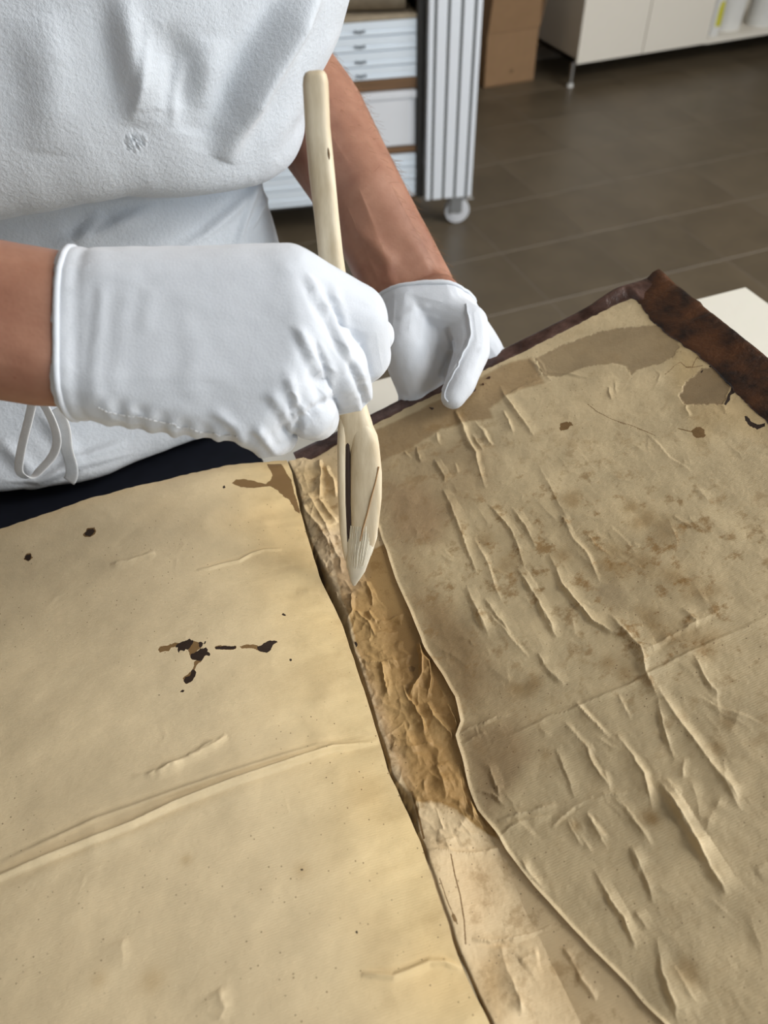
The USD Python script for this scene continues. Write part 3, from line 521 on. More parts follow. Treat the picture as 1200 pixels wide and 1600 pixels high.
# --- hinge strip between the page and the pastedown
xs = np.linspace(0, 1, 150); ys = dense(-.10, .0, .472, .472, .0006, .004)
Yg, Sg = np.meshgrid(ys, xs, indexing='ij'); Xa, Xb = xe(Yg) - .006, ue(Yg) + .006; Xg = Xa + Sg * (Xb - Xa)
P = np.c_[Xg.ravel(), Yg.ravel()]; da = P[:, 0] - xe(P[:, 1]); H = np.zeros(len(P))
closed = sstep((.150 - P[:, 1]) / .02)                  # further down the sheets meet and the gutter is only a crease
closed *= 1 - .6 * np.exp(-((P[:, 1] - .072) / .014) ** 2)
H -= (.0150 * (1 - closed) + .0014 * closed) * np.exp(-(np.clip(da - .0005, 0, 1) / ((.0006 + .0010 * noise(np.c_[P[:, 1] * 55, P[:, 1] * 0, P[:, 1] * 0], 8) + .0038 * np.exp(-((P[:, 1] - .325) / .030) ** 2) + .0028 * np.exp(-((P[:, 1] - .168) / .012) ** 2)) * (1 - closed) + .0011 * closed)) ** 2)
H += (.0064 * closed) * np.exp(-(np.clip(da, 0, 1) / .018) ** 2)
wr = sstep((P[:, 1] - .13) / .03)
H += .0022 * nz(P * [1.4, .6], 40, 61) * (.35 + .65 * wr) + .0014 * nz(P, 110, 63) * wr + wr * .0012 * (.55 - np.abs(2 * noise(np.c_[P * [85, 36] + 3 * nz(P, 60, 66)[:, None], P[:, :1] * 0], 64) - 1)) + .0004 * nz(P, 420, 65, 2)
c1 = ch
for pl, a, w in ((c1([(470, 300), (462, 350), (472, 400), (470, 470), (445, 530), (420, 580)]), .0036, .0017), (c1([(505, 365), (512, 430), (516, 500), (505, 580)]), .0026, .0015), (c1([(385, 530), (410, 590), (440, 640), (480, 700), (490, 755)]), .0022, .0014), (c1([(285, 430), (300, 520), (322, 595)]), .0018, .0014),
                 (c1([(500, 600), (530, 670), (590, 730), (640, 785)]), .0024, .0015), (c1([(600, 600), (610, 650), (660, 745)]), .0020, .0013), (c1([(330, 835), (420, 830), (530, 795)]), .0013, .0022), (c1([(200, 440), (300, 430), (380, 405), (445, 365)]), .0012, .0018),
                 (c1([(540, 900), (570, 970), (590, 1060)]), .0018, .004), (c1([(690, 940), (705, 1040), (720, 1140)]), .0032, .0016), (c1([(740, 1000), (745, 1100), (775, 1180)]), .0030, .0014), (c1([(660, 880), (690, 1000)]), .0022, .0014), (c1([(150, 100), (150, 200), (130, 240)]), .0020, .0014), (c1([(210, 30), (240, 100), (245, 150)]), .0018, .0014), (c1([(160, 180), (220, 240), (260, 300)]), .0016, .0013), (c1([(230, 180), (260, 240)]), .0016, .0013),
                 (c1([(270, 240), (400, 180)]), .0010, .002), (c1([(250, 290), (380, 270)]), .0008, .002), (crop([(240, 300), (245, 400), (235, 490)], 1 / 3, 420, 620), .0030, .0016), (crop([(265, 330), (300, 410), (315, 480)], 1 / 3, 420, 620), .0032, .0020), (crop([(230, 490), (280, 560), (320, 600)], 1 / 3, 420, 620), .0034, .0030), (crop([(150, 540), (230, 640), (290, 740)], 1 / 3, 420, 620), .0026, .0035), (crop([(180, 480), (260, 620), (300, 700)], 1 / 3, 420, 620), .0022, .0030), (crop([(280, 680), (330, 780), (345, 850)], 1 / 3, 420, 620), .0026, .0022),
                 (c7([(160, 342), (300, 340), (380, 325), (440, 302)]), .0012, .0009), (c7([(320, 678), (420, 668), (540, 635), (650, 590)]), .0011, .0010), (c7([(430, 680), (450, 780), (500, 880), (510, 950)]), .0016, .006), (c7([(660, 660), (730, 780), (800, 880)]), .0012, .004), (c7([(500, 740), (540, 705), (580, 700)]), .0008, .003), (c7([(690, 580), (740, 650), (800, 730), (850, 790), (870, 860), (910, 955)]), -.0009, .0011)):
    ridge(P, H, B2(pl), a * 1.35, w * .85, .4, crisp=True)
for k in range(130):
    q = rng.uniform([.074, .14], [.118, .46]); a = math.radians(rng.normal(-78, 25)); l = rng.uniform(.006, .025); p = [q]
    for _ in range(3): a += rng.normal(0, .35); p.append(p[-1] + l / 3 * np.array([math.cos(a), math.sin(a)]))
    ridge(P, H, p, rng.uniform(.0002, .0008), rng.uniform(.0007, .0016), .4, crisp=True)
zb = np.maximum(board_z(P[:, 0]), .8640 + .005 * (P[:, 0] - .07)); zb = np.where(P[:, 0] > ue(P[:, 1]) - .004, np.minimum(zb, board_z(P[:, 0]) + .0006), zb)
H *= 1 - sstep((P[:, 0] - ue(P[:, 1]) + .004) / .004)
V = np.c_[P, zb + H - .0004]; on_cover = sstep((P[:, 0] - .093) / .006); V[:, 2] = np.where(on_cover > 0, np.maximum(V[:, 2], board_z(P[:, 0]) + .0004 - .004 * (1 - on_cover)), V[:, 2])
under_ = P[:, 0] > ue(P[:, 1]) + .001; V[:, 2] = np.where(under_, np.minimum(V[:, 2], board_z(P[:, 0]) + .0005), V[:, 2])
tint = np.tile(np.array([.73, .56, .335]), (len(P), 1)); tint *= (1 + .14 * nz(P, 22, 71) + .1 * nz(P, 90, 73))[:, None]
def gutter_dirt():
    global tint
    k = np.exp(-(np.clip(da - .0005, 0, 1) / .0055) ** 2) * (.95 * np.exp(-((P[:, 1] - .345) / .05) ** 2) + .8 * np.exp(-((P[:, 1] - .17) / .02) ** 2) + .35 * (P[:, 1] > .15)) * sstep(1.0 + 3.2 * nz(P, 210, 78)); k = np.clip(k, 0, 1)[:, None]; tint = tint * (1 - k) + np.array([.055, .032, .018]) * k
stain([(520, 880), (560, 870), (600, 850), (660, 960), (725, 1120), (735, 1230), (780, 1312), (740, 1290), (705, 1266), (672, 1259), (650, 1262), (635, 1240), (590, 1120), (555, 1010)], (.40, .235, .075), .85, .002, 1, .2)
stain([(590, 960), (650, 970), (700, 1080), (715, 1140), (660, 1110), (620, 1060)], (.27, .15, .05), .6, .02, 2)
stain([(640, 1150), (700, 1160), (735, 1230), (720, 1275), (660, 1255), (640, 1230)], (.34, .19, .06), .6, .015, 3)
stain([(500, 840), (560, 830), (570, 900), (545, 960), (510, 900)], (.42, .31, .20), .6, .015, 4)
stain([(455, 740), (520, 720), (530, 780), (520, 830), (480, 820)], (.52, .36, .16), .6, .015, 5)
stain([(560, 1030), (600, 1120), (640, 1240), (615, 1200), (580, 1120), (548, 1030)], (.66, .46, .27), .6, .012, 6)
stain(c7([(260, 380), (400, 360), (420, 500), (330, 660), (290, 560)]), (.55, .37, .19), .5, .03, 7); stain(c7([(340, 760), (420, 680), (440, 800), (420, 950), (370, 860)]), (.52, .31, .11), .5, .02, 8); stain(c7([(540, 720), (680, 740), (720, 900), (600, 900)]), (.50, .33, .15), .45, .03, 9)
gutter_dirt()
dk = [ch([(163, 345), (172, 338), (180, 352), (172, 366)]), ch([(414, 432), (430, 422), (448, 432), (440, 450), (420, 450)])]
sd = np.full(len(P), .02); sm = np.full(len(P), .02)
sm = np.minimum(sm, sdf(P, B2(dk[1]), .006)); sd = np.minimum(sd, sdf(P, B2(dk[0]), .006))
for q, w in ((c7([(105, 115), (125, 190), (148, 290)]), .0006), (c7([(248, 350), (262, 430), (280, 500), (295, 600), (300, 690)]), .0004), (c7([(255, 590), (262, 605)]), .001), (c7([(205, 450), (235, 540), (270, 620)]), .0003)): sm = np.minimum(sm, line_sdf(P, B2(q), .006) - w)
fox = np.where(P[:, 1] > .15, .75, .5) + .3 * nz(P, 20, 77)
prim_h = obj('hinge_strip', trimesh.Trimesh(bshift(V), grid_faces(len(ys), len(xs)), process=False), PAPER, book, True)
prim3(prim_h, 'tint', tint); prim3(prim_h, 'ink', np.c_[ink_code(sd), ink_code(sm), np.clip(fox, 0, 1)])
# spine folds and dark glue line down in the gutter
gy_ = np.linspace(-.115, .470, 120)
obj('spine_lining', tube(bshift(np.c_[xe(gy_) + .000, gy_, np.full(120, .8445)]), .0045 + .001 * noise(np.c_[gy_ * 80, gy_ * 0, gy_ * 0], 3), 10), M['slot'], book)

# --- leather turned in over the cover's edges
def turn_in(path_fn, smax, prof_fn, ns):
    """sweeps an open profile [(across, up)] along an edge; path_fn(s) -> (point, inward direction)"""
    V = []; n = None
    for s in np.linspace(0, smax, ns):
        p, inn = path_fn(s); pr = prof_fn(s); n = len(pr)
        for a, h in pr: V.append(p + inn * a + BN * h)
    return np.array(V), grid_faces(ns, n)
def j1(s, f, seed): return noise(np.array([[s * f, seed, .5]]), seed)[0] - .5
def prof_top(s):
    corner = sstep((s - .27) / .05)
    w = .0125 + .0012 * j1(s, 60, 3) + .0018 * j1(s, 300, 4) + .009 * corner * sstep((s - .316) / .006) + .008 * math.exp(-((s - .322) / .004) ** 2) + .004 * (1 - sstep(s / .05))
    up = .0020 + .0012 * j1(s, 50, 5) + .006 * math.exp(-((s - .31) / .022) ** 2)
    o = .0022 + .0008 * j1(s, 120, 6)
    return [(w, .0009), (w * .92, .0019), (w * .72, .0021 + .0006 * j1(s, 200, 8)), (w * .45, up * .6 + .001), (w * .25, up + .0006), (.0005, up + .0004), (-o * .7, up * .55), (-o, -.0006), (-o, -.005), (-o * .7, -.0085)]
Vt_, Ft_ = turn_in(lambda s: (np.array([.094, .4825, board_z(.094)]) + BU * s, np.array([0, -1., 0])), .344, prof_top, 420)
Vt_[:, 2] += .0006 * nz(Vt_, 140, 5); lt = obj('leather_turn_in', trimesh.Trimesh(bshift(Vt_), Ft_, process=False), M['leather_dark'], cov, True)
def prof_side(s):
    w = .0385 + .0018 * j1(s, 22, 13) + .0022 * j1(s, 160, 14) + .0014 * j1(s, 420, 24) - .006 * sstep((.05 - s) / .05) - .004 * math.exp(-((s - .115) / .03) ** 2)
    up = .0034 + .003 * j1(s, 60, 15) + .0015 * j1(s, 240, 25) + .003 * math.exp(-(s / .012) ** 2)
    o = .0024 + .0012 * j1(s, 90, 16) + .0016 * math.exp(-((s - .052) / .004) ** 2)
    return [(w, .0009), (w * .97, .0022), (w * .8, .0024 + .0008 * j1(s, 150, 17)), (w * .6, .0026 + .0008 * j1(s, 120, 18)), (w * .4, .0028 + .0008 * j1(s, 130, 19)), (w * .2, up), (.001, up), (-o * .7, up * .6), (-o, 0), (-o, -.005), (-o * .7, -.0085)]
Vt_, Ft_ = turn_in(lambda s: (np.array([.4335, .4815 - s, board_z(.4335)]), -BU), .60, prof_side, 620)
Vt_[:, 2] += .0009 * nz(Vt_, 90, 25); obj('leather_turn_in', trimesh.Trimesh(bshift(Vt_), Ft_[:, ::-1], process=False), M['leather'], cov, True)
# torn scraps of leather along the head edge
sc = []
for x, y in ((765, 592), (757, 602), (738, 606), (742, 612), (704, 634), (675, 640)):
    q = onb([(x, y)])[0] + BN * .0016; k = rng.uniform(.6, 1.3)
    pts = np.array([q + BU * rng.normal(0, .0016 * k) + np.array([0, 1, 0]) * rng.normal(0, .0011 * k) + BN * rng.normal(0, .0006) for _ in range(9)])
    sc.append(trimesh.Trimesh(*hull_arrays(bshift(pts)), process=False))
tag(obj('leather_scrap', join(*sc), M['leather'], cov, False), kind='stuff')

# ================================================================== brush held in the right hand
BT, BB = at(490, 112, .375), onz(577, 905, .874)
BA = (BB - BT) / np.linalg.norm(BB - BT); BW = R - BA * (R @ BA); BW /= np.linalg.norm(BW); BD = np.cross(BA, BW)
if BD @ F < 0: BD = -BD
def on_axis(py):
    lo, hi = 0.0, 1.15
    for _ in range(40):
        mid_ = (lo + hi) / 2
        if pix(BT + (BB - BT) * mid_)[1] < py: lo = mid_
        else: hi = mid_
    return BT + (BB - BT) * lo
def bsec(py, l, r_, th, dd=0.0):
    p = on_axis(py); d = (p - EYE) @ F; c = at((l + r_) / 2, py, d) + BD * dd
    return c, BW * (r_ - l) / 2 * d / FPX, BD * th
brush = thing('paste_brush', 'pale wooden flat brush with a long handle, gripped upright in the white glove', 'brush', BB)
ob = lambda mm: shift(mm, -BB)
hs = [bsec(110, 482, 500, .003), bsec(112, 477, 506, .0048), bsec(118, 474, 510, .0058), bsec(130, 473, 513, .0062), bsec(200, 477, 516, .0064), bsec(270, 483, 523, .0065), bsec(335, 491, 529, .0066), bsec(400, 498, 536, .0066), bsec(460, 505, 545, .0068), bsec(540, 515, 559, .0070), bsec(600, 523, 566, .0072), bsec(640, 528, 574, .0076), bsec(664, 528, 582, .0074), bsec(690, 530, 588, .0060), bsec(715, 534, 580, .0030)]
obj('handle', ob(loft(hs, 32, .62)), M['wood'], brush, 40)
js = [bsec(640, 549, 568, .0060), bsec(660, 547.5, 579, .0072), bsec(684, 547, 590, .0078), bsec(700, 546.5, 593, .0078), bsec(740, 546, 597, .0072), bsec(780, 546.5, 596.5, .0066), bsec(820, 548, 592, .0058), bsec(845, 549, 587, .005), bsec(862, 551, 581, .003)]
obj('clamp_jaw', ob(loft(js, 28, .62)), M['wood'], brush, 40)
js = [bsec(640, 530, 543, .0058), bsec(662, 528, 542, .0072), bsec(688, 527, 542, .0077), bsec(740, 527.5, 541, .0072), bsec(780, 528.5, 541, .0066), bsec(830, 531, 543, .005), bsec(862, 536, 545, .0032), bsec(874, 539, 545, .0018)]
obj('clamp_jaw', ob(loft(js, 20, .6)), M['wood'], brush, 40)
obj('slot', ob(loft([bsec(668, 543, 545, .0045), bsec(690, 540, 548, .0066), bsec(780, 539, 549, .0045), bsec(842, 541, 551, .0035)], 12, .6)), M['slot'], brush, 40)
core = [bsec(800, 548, 590, .0052), bsec(840, 541, 589, .0055), bsec(870, 541, 579, .005), bsec(892, 544, 571, .004), bsec(908, 548, 560, .0022), bsec(914, 551, 556, .001)]
obj('hair_bundle', ob(loft(core, 24, .8)), M['bristle'], brush, 40)
pts, cnt = [], []
for k in range(420):
    t = rng.uniform(-1, 1); q = rng.choice([-1, 1]) * math.sqrt(max(0, 1 - t * t)) * rng.uniform(.85, 1.12)
    py1 = 912 - 50 * max(0, t) ** 1.2 - 28 * max(0, -t) - rng.uniform(-3, 16)
    for v in np.linspace(0, 1, 5):
        py = 815 + (py1 - 815) * v; l = np.interp(py, [815, 840, 870, 892, 908, 914], [543, 541, 541, 544, 548, 551]); r_ = np.interp(py, [815, 840, 870, 892, 908, 914], [590, 588, 579, 571, 560, 556]); th = np.interp(py, [815, 870, 914], [.0055, .005, .0012])
        c, a, b = bsec(py, l - 1, r_ + 1, th); pts.append(c + a * t + b * q - BB)
    cnt.append(5)
def curves(name, parent, pts, cnt, w, mt):
    c = UsdGeom.BasisCurves.Define(stage, path_of(name, parent)); c.CreateTypeAttr('linear'); c.CreateCurveVertexCountsAttr(Vt.IntArray.FromNumpy(np.array(cnt, np.int32)))
    c.CreatePointsAttr(Vt.Vec3fArray.FromNumpy(np.array(pts, np.float32))); c.CreateWidthsAttr(Vt.FloatArray.FromNumpy(np.full(len(pts), w, np.float32))); c.SetWidthsInterpolation('vertex')
    UsdShade.MaterialBindingAPI.Apply(c.GetPrim()).Bind(mt); return c.GetPrim()
tag(curves('bristle', brush, pts, cnt, .00055, M['bristle']), kind='stuff')
th_ = []
for py, px in ((722, 592), (745, 587), (770, 580), (795, 574), (820, 567), (838, 563)):
    c, a, b = bsec(py, px - 1, px + 1, .0072); th_.append(c - BD * np.interp(py, [722, 770, 838], [.0062, .0072, .0058]) - BB)
obj('binding_thread', tube(th_, .00045, 8), M['red_thread'], brush)
c, a, b = bsec(236, 505, 517, .0065); k_ = trimesh.creation.icosphere(2, 1.0); k_.vertices = k_.vertices * [.0008, .0030, .0004]
Tm = np.column_stack([BW, BA, BD]); k_.vertices = k_.vertices @ Tm.T + at(514, 238, (c - EYE) @ F) - BD * .0052 - BB; obj('knot', k_, M['knot'], brush)

# ================================================================== the person
def blob(chain, n=20):
    """manifold3d hull of spheres [(point, radius), ...]"""
    return m3.Manifold.batch_hull([m3.Manifold.sphere(float(r_), n).translate([float(c) for c in p]) for p, r_ in chain])
def soften(man, length, it=14):
    mm = man.refine_to_length(length).to_mesh(); tm = trimesh.Trimesh(mm.vert_properties[:, :3], mm.tri_verts, process=True)
    trimesh.smoothing.filter_taubin(tm, lamb=.5, nu=.53, iterations=it); return tm
def union(ms): return m3.Manifold.batch_boolean(ms, m3.OpType.Add)
K = 1.085
def J(px, py, d): return at(px, py, d * K)
# right hand (the fist around the brush): joints as (point, radius)
def fist(g):
    """g: thickness added by the glove"""
    q = .97
    w0, w1 = (J(82, 478, .352), .024 * q + g), (J(78, 566, .352), .023 * q + g)
    w2, w3 = (J(170, 462, .350), .022 + g), (J(160, 592, .352), .021 + g)
    mc = [(J(448, 446, .358), .0195 + g), (J(462, 520, .357), .0180 + g), (J(440, 590, .357), .0170 + g), (J(396, 645, .360), .0155 + g)]
    palm_b = [(J(300, 470, .378), .017 + g), (J(290, 600, .378), .016 + g)]
    pip = [(J(556, 494, .378), .0160 + g), (J(528, 574, .372), .0148 + g), (J(480, 640, .370), .0142 + g), (J(418, 676, .372), .0125 + g)]
    dip = [(J(574, 556, .402), .0125 + g), (J(546, 608, .398), .0118 + g), (J(494, 652, .395), .0118 + g), (J(432, 680, .392), .0105 + g)]
    tip_ = [(J(542, 592, .428), .0105 + g), (J(505, 622, .420), .0105 + g), (J(455, 640, .412), .0105 + g), (J(400, 656, .405), .0095 + g)]
    P_ = [blob([w0, w1, w2, w3])]
    P_ += [blob([w2, w3, mc[0], mc[3]]), blob([w2, w3, mc[0], mc[1], mc[2], mc[3]]), blob([w2, w3, palm_b[0], palm_b[1], mc[0], mc[3]])]
    for a, b in ((0, 1), (1, 2), (2, 3)): P_.append(blob([mc[a], mc[b], w2, w3]))
    for k in range(4): P_ += [blob([mc[k], pip[k]]), blob([pip[k], dip[k]]), blob([dip[k], tip_[k]])]
    th = [(J(240, 490, .385), .018 + g), (J(400, 470, .405), .0155 + g), (J(505, 500, .425), .0125 + g), (J(588, 524, .428), .0100 + g)]
    P_ += [blob([th[0], w2, w3]), blob([th[0], th[1]]), blob([th[1], th[2]]), blob([th[2], th[3]]), blob([th[1], mc[0]])]
    return P_
RW = (J(82, 478, .352) + J(78, 566, .352)) / 2
RE = np.array([-.275, .455, 1.150]); RS = np.array([-.205, .70, 1.375])
# left hand under and over the head edge of the cover
LW = at(655, 458, .672); LE = np.array([.200, .805, 1.062]); LS = np.array([.165, .755, 1.375])
def under(x, y, drop=.020): return np.array([x, y, board_z(x) - .009 - drop])
def left_hand(g):
    w = [(at(640, 480, .668), .0225 + g), (at(686, 462, .668), .0215 + g)]
    mc = [(at(752, 540, .668), .0155 + g), (at(722, 570, .672), .0165 + g), (at(682, 592, .668), .0165 + g), (at(648, 600, .660), .0155 + g)]
    P_ = [blob(w + [mc[0], mc[1]]), blob(w + [mc[1], mc[2]]), blob(w + [mc[2], mc[3]]), blob([w[0], mc[3], (at(634, 545, .650), .0195 + g)])]
    for k, (x, L_) in enumerate(((.285, .075), (.258, .085), (.230, .080), (.206, .062))):
        a = under(x, .478, .012); b = under(x + .008, .478 - L_ * .55, .0105); c = under(x + .012, .478 - L_, .0100)
        P_ += [blob([mc[k], (a, .0115 + g)]), blob([(a, .0115 + g), (b, .0100 + g)]), blob([(b, .0100 + g), (c, .0085 + g)])]
    th = [(at(700, 492, .655), .0180 + g), (at(733, 505, .645), .0150 + g), (at(737, 548, .636), .0140 + g), (at(720, 596, .626), .0120 + g), (at(708, 620, .622), .0088 + g)]
    P_ += [blob([w[0], w[1], th[0]]), blob([th[0], th[1]]), blob([th[1], th[2]]), blob([th[2], th[3]]), blob([th[3], th[4]]), blob([th[0], mc[1], mc[0]])]
    return P_
def lerp(a, b, t): return np.asarray(a) * (1 - t) + np.asarray(b) * t
def arm(S, E_, W, ws):
    return [blob([(S, .058), (lerp(S, E_, .5), .052)]), blob([(lerp(S, E_, .5), .052), (E_, .043)]), blob([(E_, .043), (lerp(E_, W, .28), .0475)]), blob([(lerp(E_, W, .28), .0475), (lerp(E_, W, .62), .039)]), blob([(lerp(E_, W, .62), .039)] + ws)]
PX = np.array([.0, .76, .95]); head_c = np.array([-.01, .635, 1.605])
def body_parts():
    P_ = fist(-.0025) + left_hand(-.0025)
    P_ += arm(RS, RE, RW, [(J(92, 474, .350), .0255), (J(86, 560, .350), .0245)]) + arm(LS, LE, LW, [(at(622, 470, .690), .0270), (at(664, 448, .690), .0260)])
    P_ += [blob([((-.12, .73, 1.33), .085), ((.12, .74, 1.33), .085), ((-.10, .75, 1.18), .09), ((.10, .75, 1.18), .09)]), blob([((-.10, .75, 1.18), .09), ((.10, .75, 1.18), .09), ((-.062, .79, 1.0), .070), ((.062, .79, 1.0), .070)]),
           blob([(RS, .058), ((-.07, .72, 1.39), .07)]), blob([(LS, .058), ((.07, .73, 1.39), .07)]), blob([((0, .71, 1.40), .065), ((-.005, .665, 1.50), .056)]), blob([((-.005, .665, 1.49), .056), ((-.01, .645, 1.56), .06)])]
    for s in (-1, 1):
        P_ += [blob([((s * .065, .79, .98), .072), ((s * .075, .785, .86), .08), ((s * .10, .77, .50), .060)]), blob([((s * .10, .77, .50), .058), ((s * .105, .80, .32), .055)]), blob([((s * .105, .80, .32), .055), ((s * .11, .81, .085), .036)]), blob([((s * .11, .82, .05), .036), ((s * .12, .66, .028), .024)])]
    fw = np.array([0, -.86, -.5]); up = np.array([0, -.5, .86])             # looking down at the work
    hc = head_c
    P_ += [blob([(hc + up * .035, .078), (hc - fw * .025 + up * .03, .080)]), blob([(hc, .070), (hc + fw * .045 - up * .075, .034)]), blob([(hc + fw * .082 + up * .012, .009), (hc + fw * .100 - up * .026, .012)]), blob([(hc + fw * .075 - up * .062, .013), (hc + fw * .068 - up * .088, .020)])]
    for s in (-1, 1): P_ += [blob([(hc + np.array([s * .076, 0, 0]) + up * .018, .016), (hc + np.array([s * .074, 0, 0]) - up * .022, .011)]), blob([(hc + fw * .066 + np.array([s * .022, 0, 0]) + up * .030, .014), (hc + fw * .052 + np.array([s * .050, 0, 0]) + up * .026, .014)])]
    return P_, fw, up
bp_, fw, up = body_parts()
person = thing('person', 'person in white apron and cotton gloves holding a brush and the edge of the cover', 'person', (0, .76, 0))
PO = -np.array([0, .76, 0]); po = lambda mm: shift(mm, PO)
bodym = soften(union(bp_), .006, 34)
bodym.vertices += bodym.vertex_normals * (.0012 * nz(bodym.vertices, 30, 5))[:, None]
# tendons of the left wrist
pv = pix(bodym.vertices); dv = (bodym.vertices - EYE) @ F; hh = np.zeros(len(pv)); selm = (dv > .6) & (dv < .78)
h2 = np.zeros(selm.sum()); ridge(pv[selm], h2, [(556, 352), (585, 385), (604, 402), (618, 418)], .0022, 10, .3); ridge(pv[selm], h2, [(590, 470), (560, 420), (530, 370)], .0012, 8, .3); hh[selm] = h2
bodym.vertices += bodym.vertex_normals * hh[:, None]
obj('body', po(bodym), M['skin'], person, True)
hair = soften(m3.Manifold.batch_boolean([union([blob([(head_c + up * .048 - fw * .02, .083), (head_c - fw * .05 + up * .0, .075), (head_c - fw * .06 - up * .04, .06)])]), blob([(head_c + fw * .10 - up * .02, .085), (head_c + fw * .10 - up * .1, .08)])], m3.OpType.Subtract), .008, 6)
hair.vertices += hair.vertex_normals * (.006 * nz(hair.vertices, 90, 4))[:, None]; obj('hair', po(hair), M['hair'], person, True)
for s in (-1, 1):
    e = trimesh.creation.icosphere(2, .0125); e.apply_translation(head_c + fw * .071 + np.array([s * .031, 0, 0]) + up * .008); obj('eye', po(e), M['eye'], person, True)
li = trimesh.creation.icosphere(2, 1.0); li.vertices *= [.022, .006, .007]; li.apply_translation(head_c + fw * .086 - up * .058); obj('mouth', po(li), M['lip'], person, True)
# gloves
def glove_trim(parts, wrist, dirn, length, it=12):
    u = union(parts).trim_by_plane([float(c) for c in dirn], float(np.dot(dirn, wrist))); return soften(u, length, it)
rd = (J(300, 530, .355) - J(80, 520, .352)); rd /= np.linalg.norm(rd)
gl = glove_trim(fist(.0012), J(108, 525, .352), rd, .0022, 30)
pv = pix(gl.vertices); dv = (gl.vertices - EYE) @ F
h = .0013 * nz(gl.vertices, 42, 11) + .0007 * nz(gl.vertices, 110, 12)
facing = (gl.vertex_normals @ -F) > -.15
hr = np.zeros(len(pv)); cg = lambda p: crop(p, .48333, 60, 350)
for pl, a, w in ((cg([(870, 160), (905, 240), (950, 320), (985, 400), (1010, 450)]), .0034, 5), (cg([(945, 190), (985, 300), (1000, 400)]), .0018, 5), (cg([(835, 330), (880, 420), (915, 500), (935, 580)]), .0030, 6), (cg([(905, 380), (945, 470), (945, 560)]), .0020, 5), (cg([(740, 540), (790, 600), (830, 680)]), .0026, 6), (cg([(800, 480), (830, 560), (832, 650)]), .0024, 5), (cg([(560, 600), (640, 660), (700, 740)]), .0016, 7),
                 (cg([(700, 660), (735, 700), (770, 750)]), .0026, 6), (cg([(330, 610), (350, 660), (345, 700)]), .0014, 6), (cg([(240, 610), (260, 640)]), .0012, 6), (cg([(420, 640), (440, 680), (430, 720)]), .0014, 7), (cg([(210, 180), (195, 350), (180, 480), (190, 620)]), .0008, 10), (cg([(290, 190), (270, 330), (240, 560)]), .0004, 12), (cg([(480, 300), (500, 430), (470, 560)]), .0004, 16), (cg([(360, 200), (340, 360)]), .0004, 12),
                 (cg([(960, 560), (900, 590), (840, 640)]), -.0030, 5), (cg([(1045, 560), (1060, 590), (1040, 520), (1000, 440)]), -.0034, 5), (cg([(830, 690), (840, 640), (836, 580)]), -.0028, 5)):
    ridge(pv, hr, pl, a, w, .35)
cd = (gl.vertices - J(108, 525, .352)) @ rd; h += .0014 * sstep((.0105 - cd) / .0025) - .0006 * np.exp(-((cd - .0115) / .0012) ** 2)
for k in range(16):                                         # the scalloped side seam
    x = 168 + k * 17; y = 636 + (x - 168) * .27; ridge(pv, hr, [(x, y - 16), (x + 3, y + 8), (x + 2, y + 40)], .0012 * (-1) ** k * rng.uniform(.3, 1.3), 8, .1)
gl.vertices += gl.vertex_normals * (h + hr * 1.0 * facing)[:, None]
trimesh.smoothing.filter_taubin(gl, lamb=.5, nu=.51, iterations=6)
glove = obj('glove', po(gl), M['cotton'], person, True)
def rim(tm, pl_p, pl_n, r_, grow=0.0):
    """hem around the cut of a glove"""
    s = tm.section(plane_origin=pl_p, plane_normal=pl_n); e = max(s.discrete, key=len); e = e[np.linspace(0, len(e) - 1, 60).astype(int)]; c = e.mean(0); e = c + (e - c) * (1 + grow)
    e = np.vstack([e[:-1], e[:2]]); return tube(e, r_, 10)
obj('cuff_hem', po(rim(gl, J(118, 525, .352), rd, .0016)), M['cotton'], glove, True)
def front_pt(tm, pvx, dvx, x, y, rad=7):
    k = np.nonzero((abs(pvx[:, 0] - x) < rad) & (abs(pvx[:, 1] - y) < rad))[0]
    if not len(k): return None
    return tm.vertices[k[np.argmin(dvx[k])]]
def stitches(tm, poly, step, r_, gap=.35):
    pvx = pix(tm.vertices); dvx = (tm.vertices - EYE) @ F; poly = np.asarray(poly, float); L_ = np.r_[0, np.cumsum(np.linalg.norm(np.diff(poly, axis=0), axis=1))]
    q = np.c_[np.interp(np.arange(0, L_[-1], step), L_, poly[:, 0]), np.interp(np.arange(0, L_[-1], step), L_, poly[:, 1])]
    p3 = [front_pt(tm, pvx, dvx, *k) for k in q]; out = []
    for a, b in zip(p3[:-1], p3[1:]):
        if a is None or b is None: continue
        d1 = np.linalg.norm(b - a)
        if 1e-4 < d1 < .02: out.append(cyl(lerp(a, b, gap / 2) - F * .0004, lerp(a, b, 1 - gap / 2) - F * .0004, r_, n=6))
    return join(*out) if out else None
st_ = stitches(gl, cg([(180, 602), (250, 625), (330, 640), (410, 655), (480, 672), (560, 690), (640, 700)]), 7.5, .00035)
if st_ is not None: tag(obj('seam', po(st_), M['thread'], glove), kind='stuff')
ld = at(690, 560, .660) - at(650, 450, .675); ld /= np.linalg.norm(ld)
lcn = ld * .93 + np.array([-.33, 0, .1]); lcn /= np.linalg.norm(lcn)
gl2 = glove_trim(left_hand(.0012) + [blob([(at(622, 470, .690), .0295), (at(664, 448, .690), .0285), (at(640, 480, .668), .0245), (at(686, 462, .668), .0235)])], at(652, 466, .672), lcn, .0024, 45)
pv = pix(gl2.vertices); hr = np.zeros(len(pv)); facing = (gl2.vertex_normals @ -F) > -.1; cl = lambda p: crop(p, .2, 560, 420)
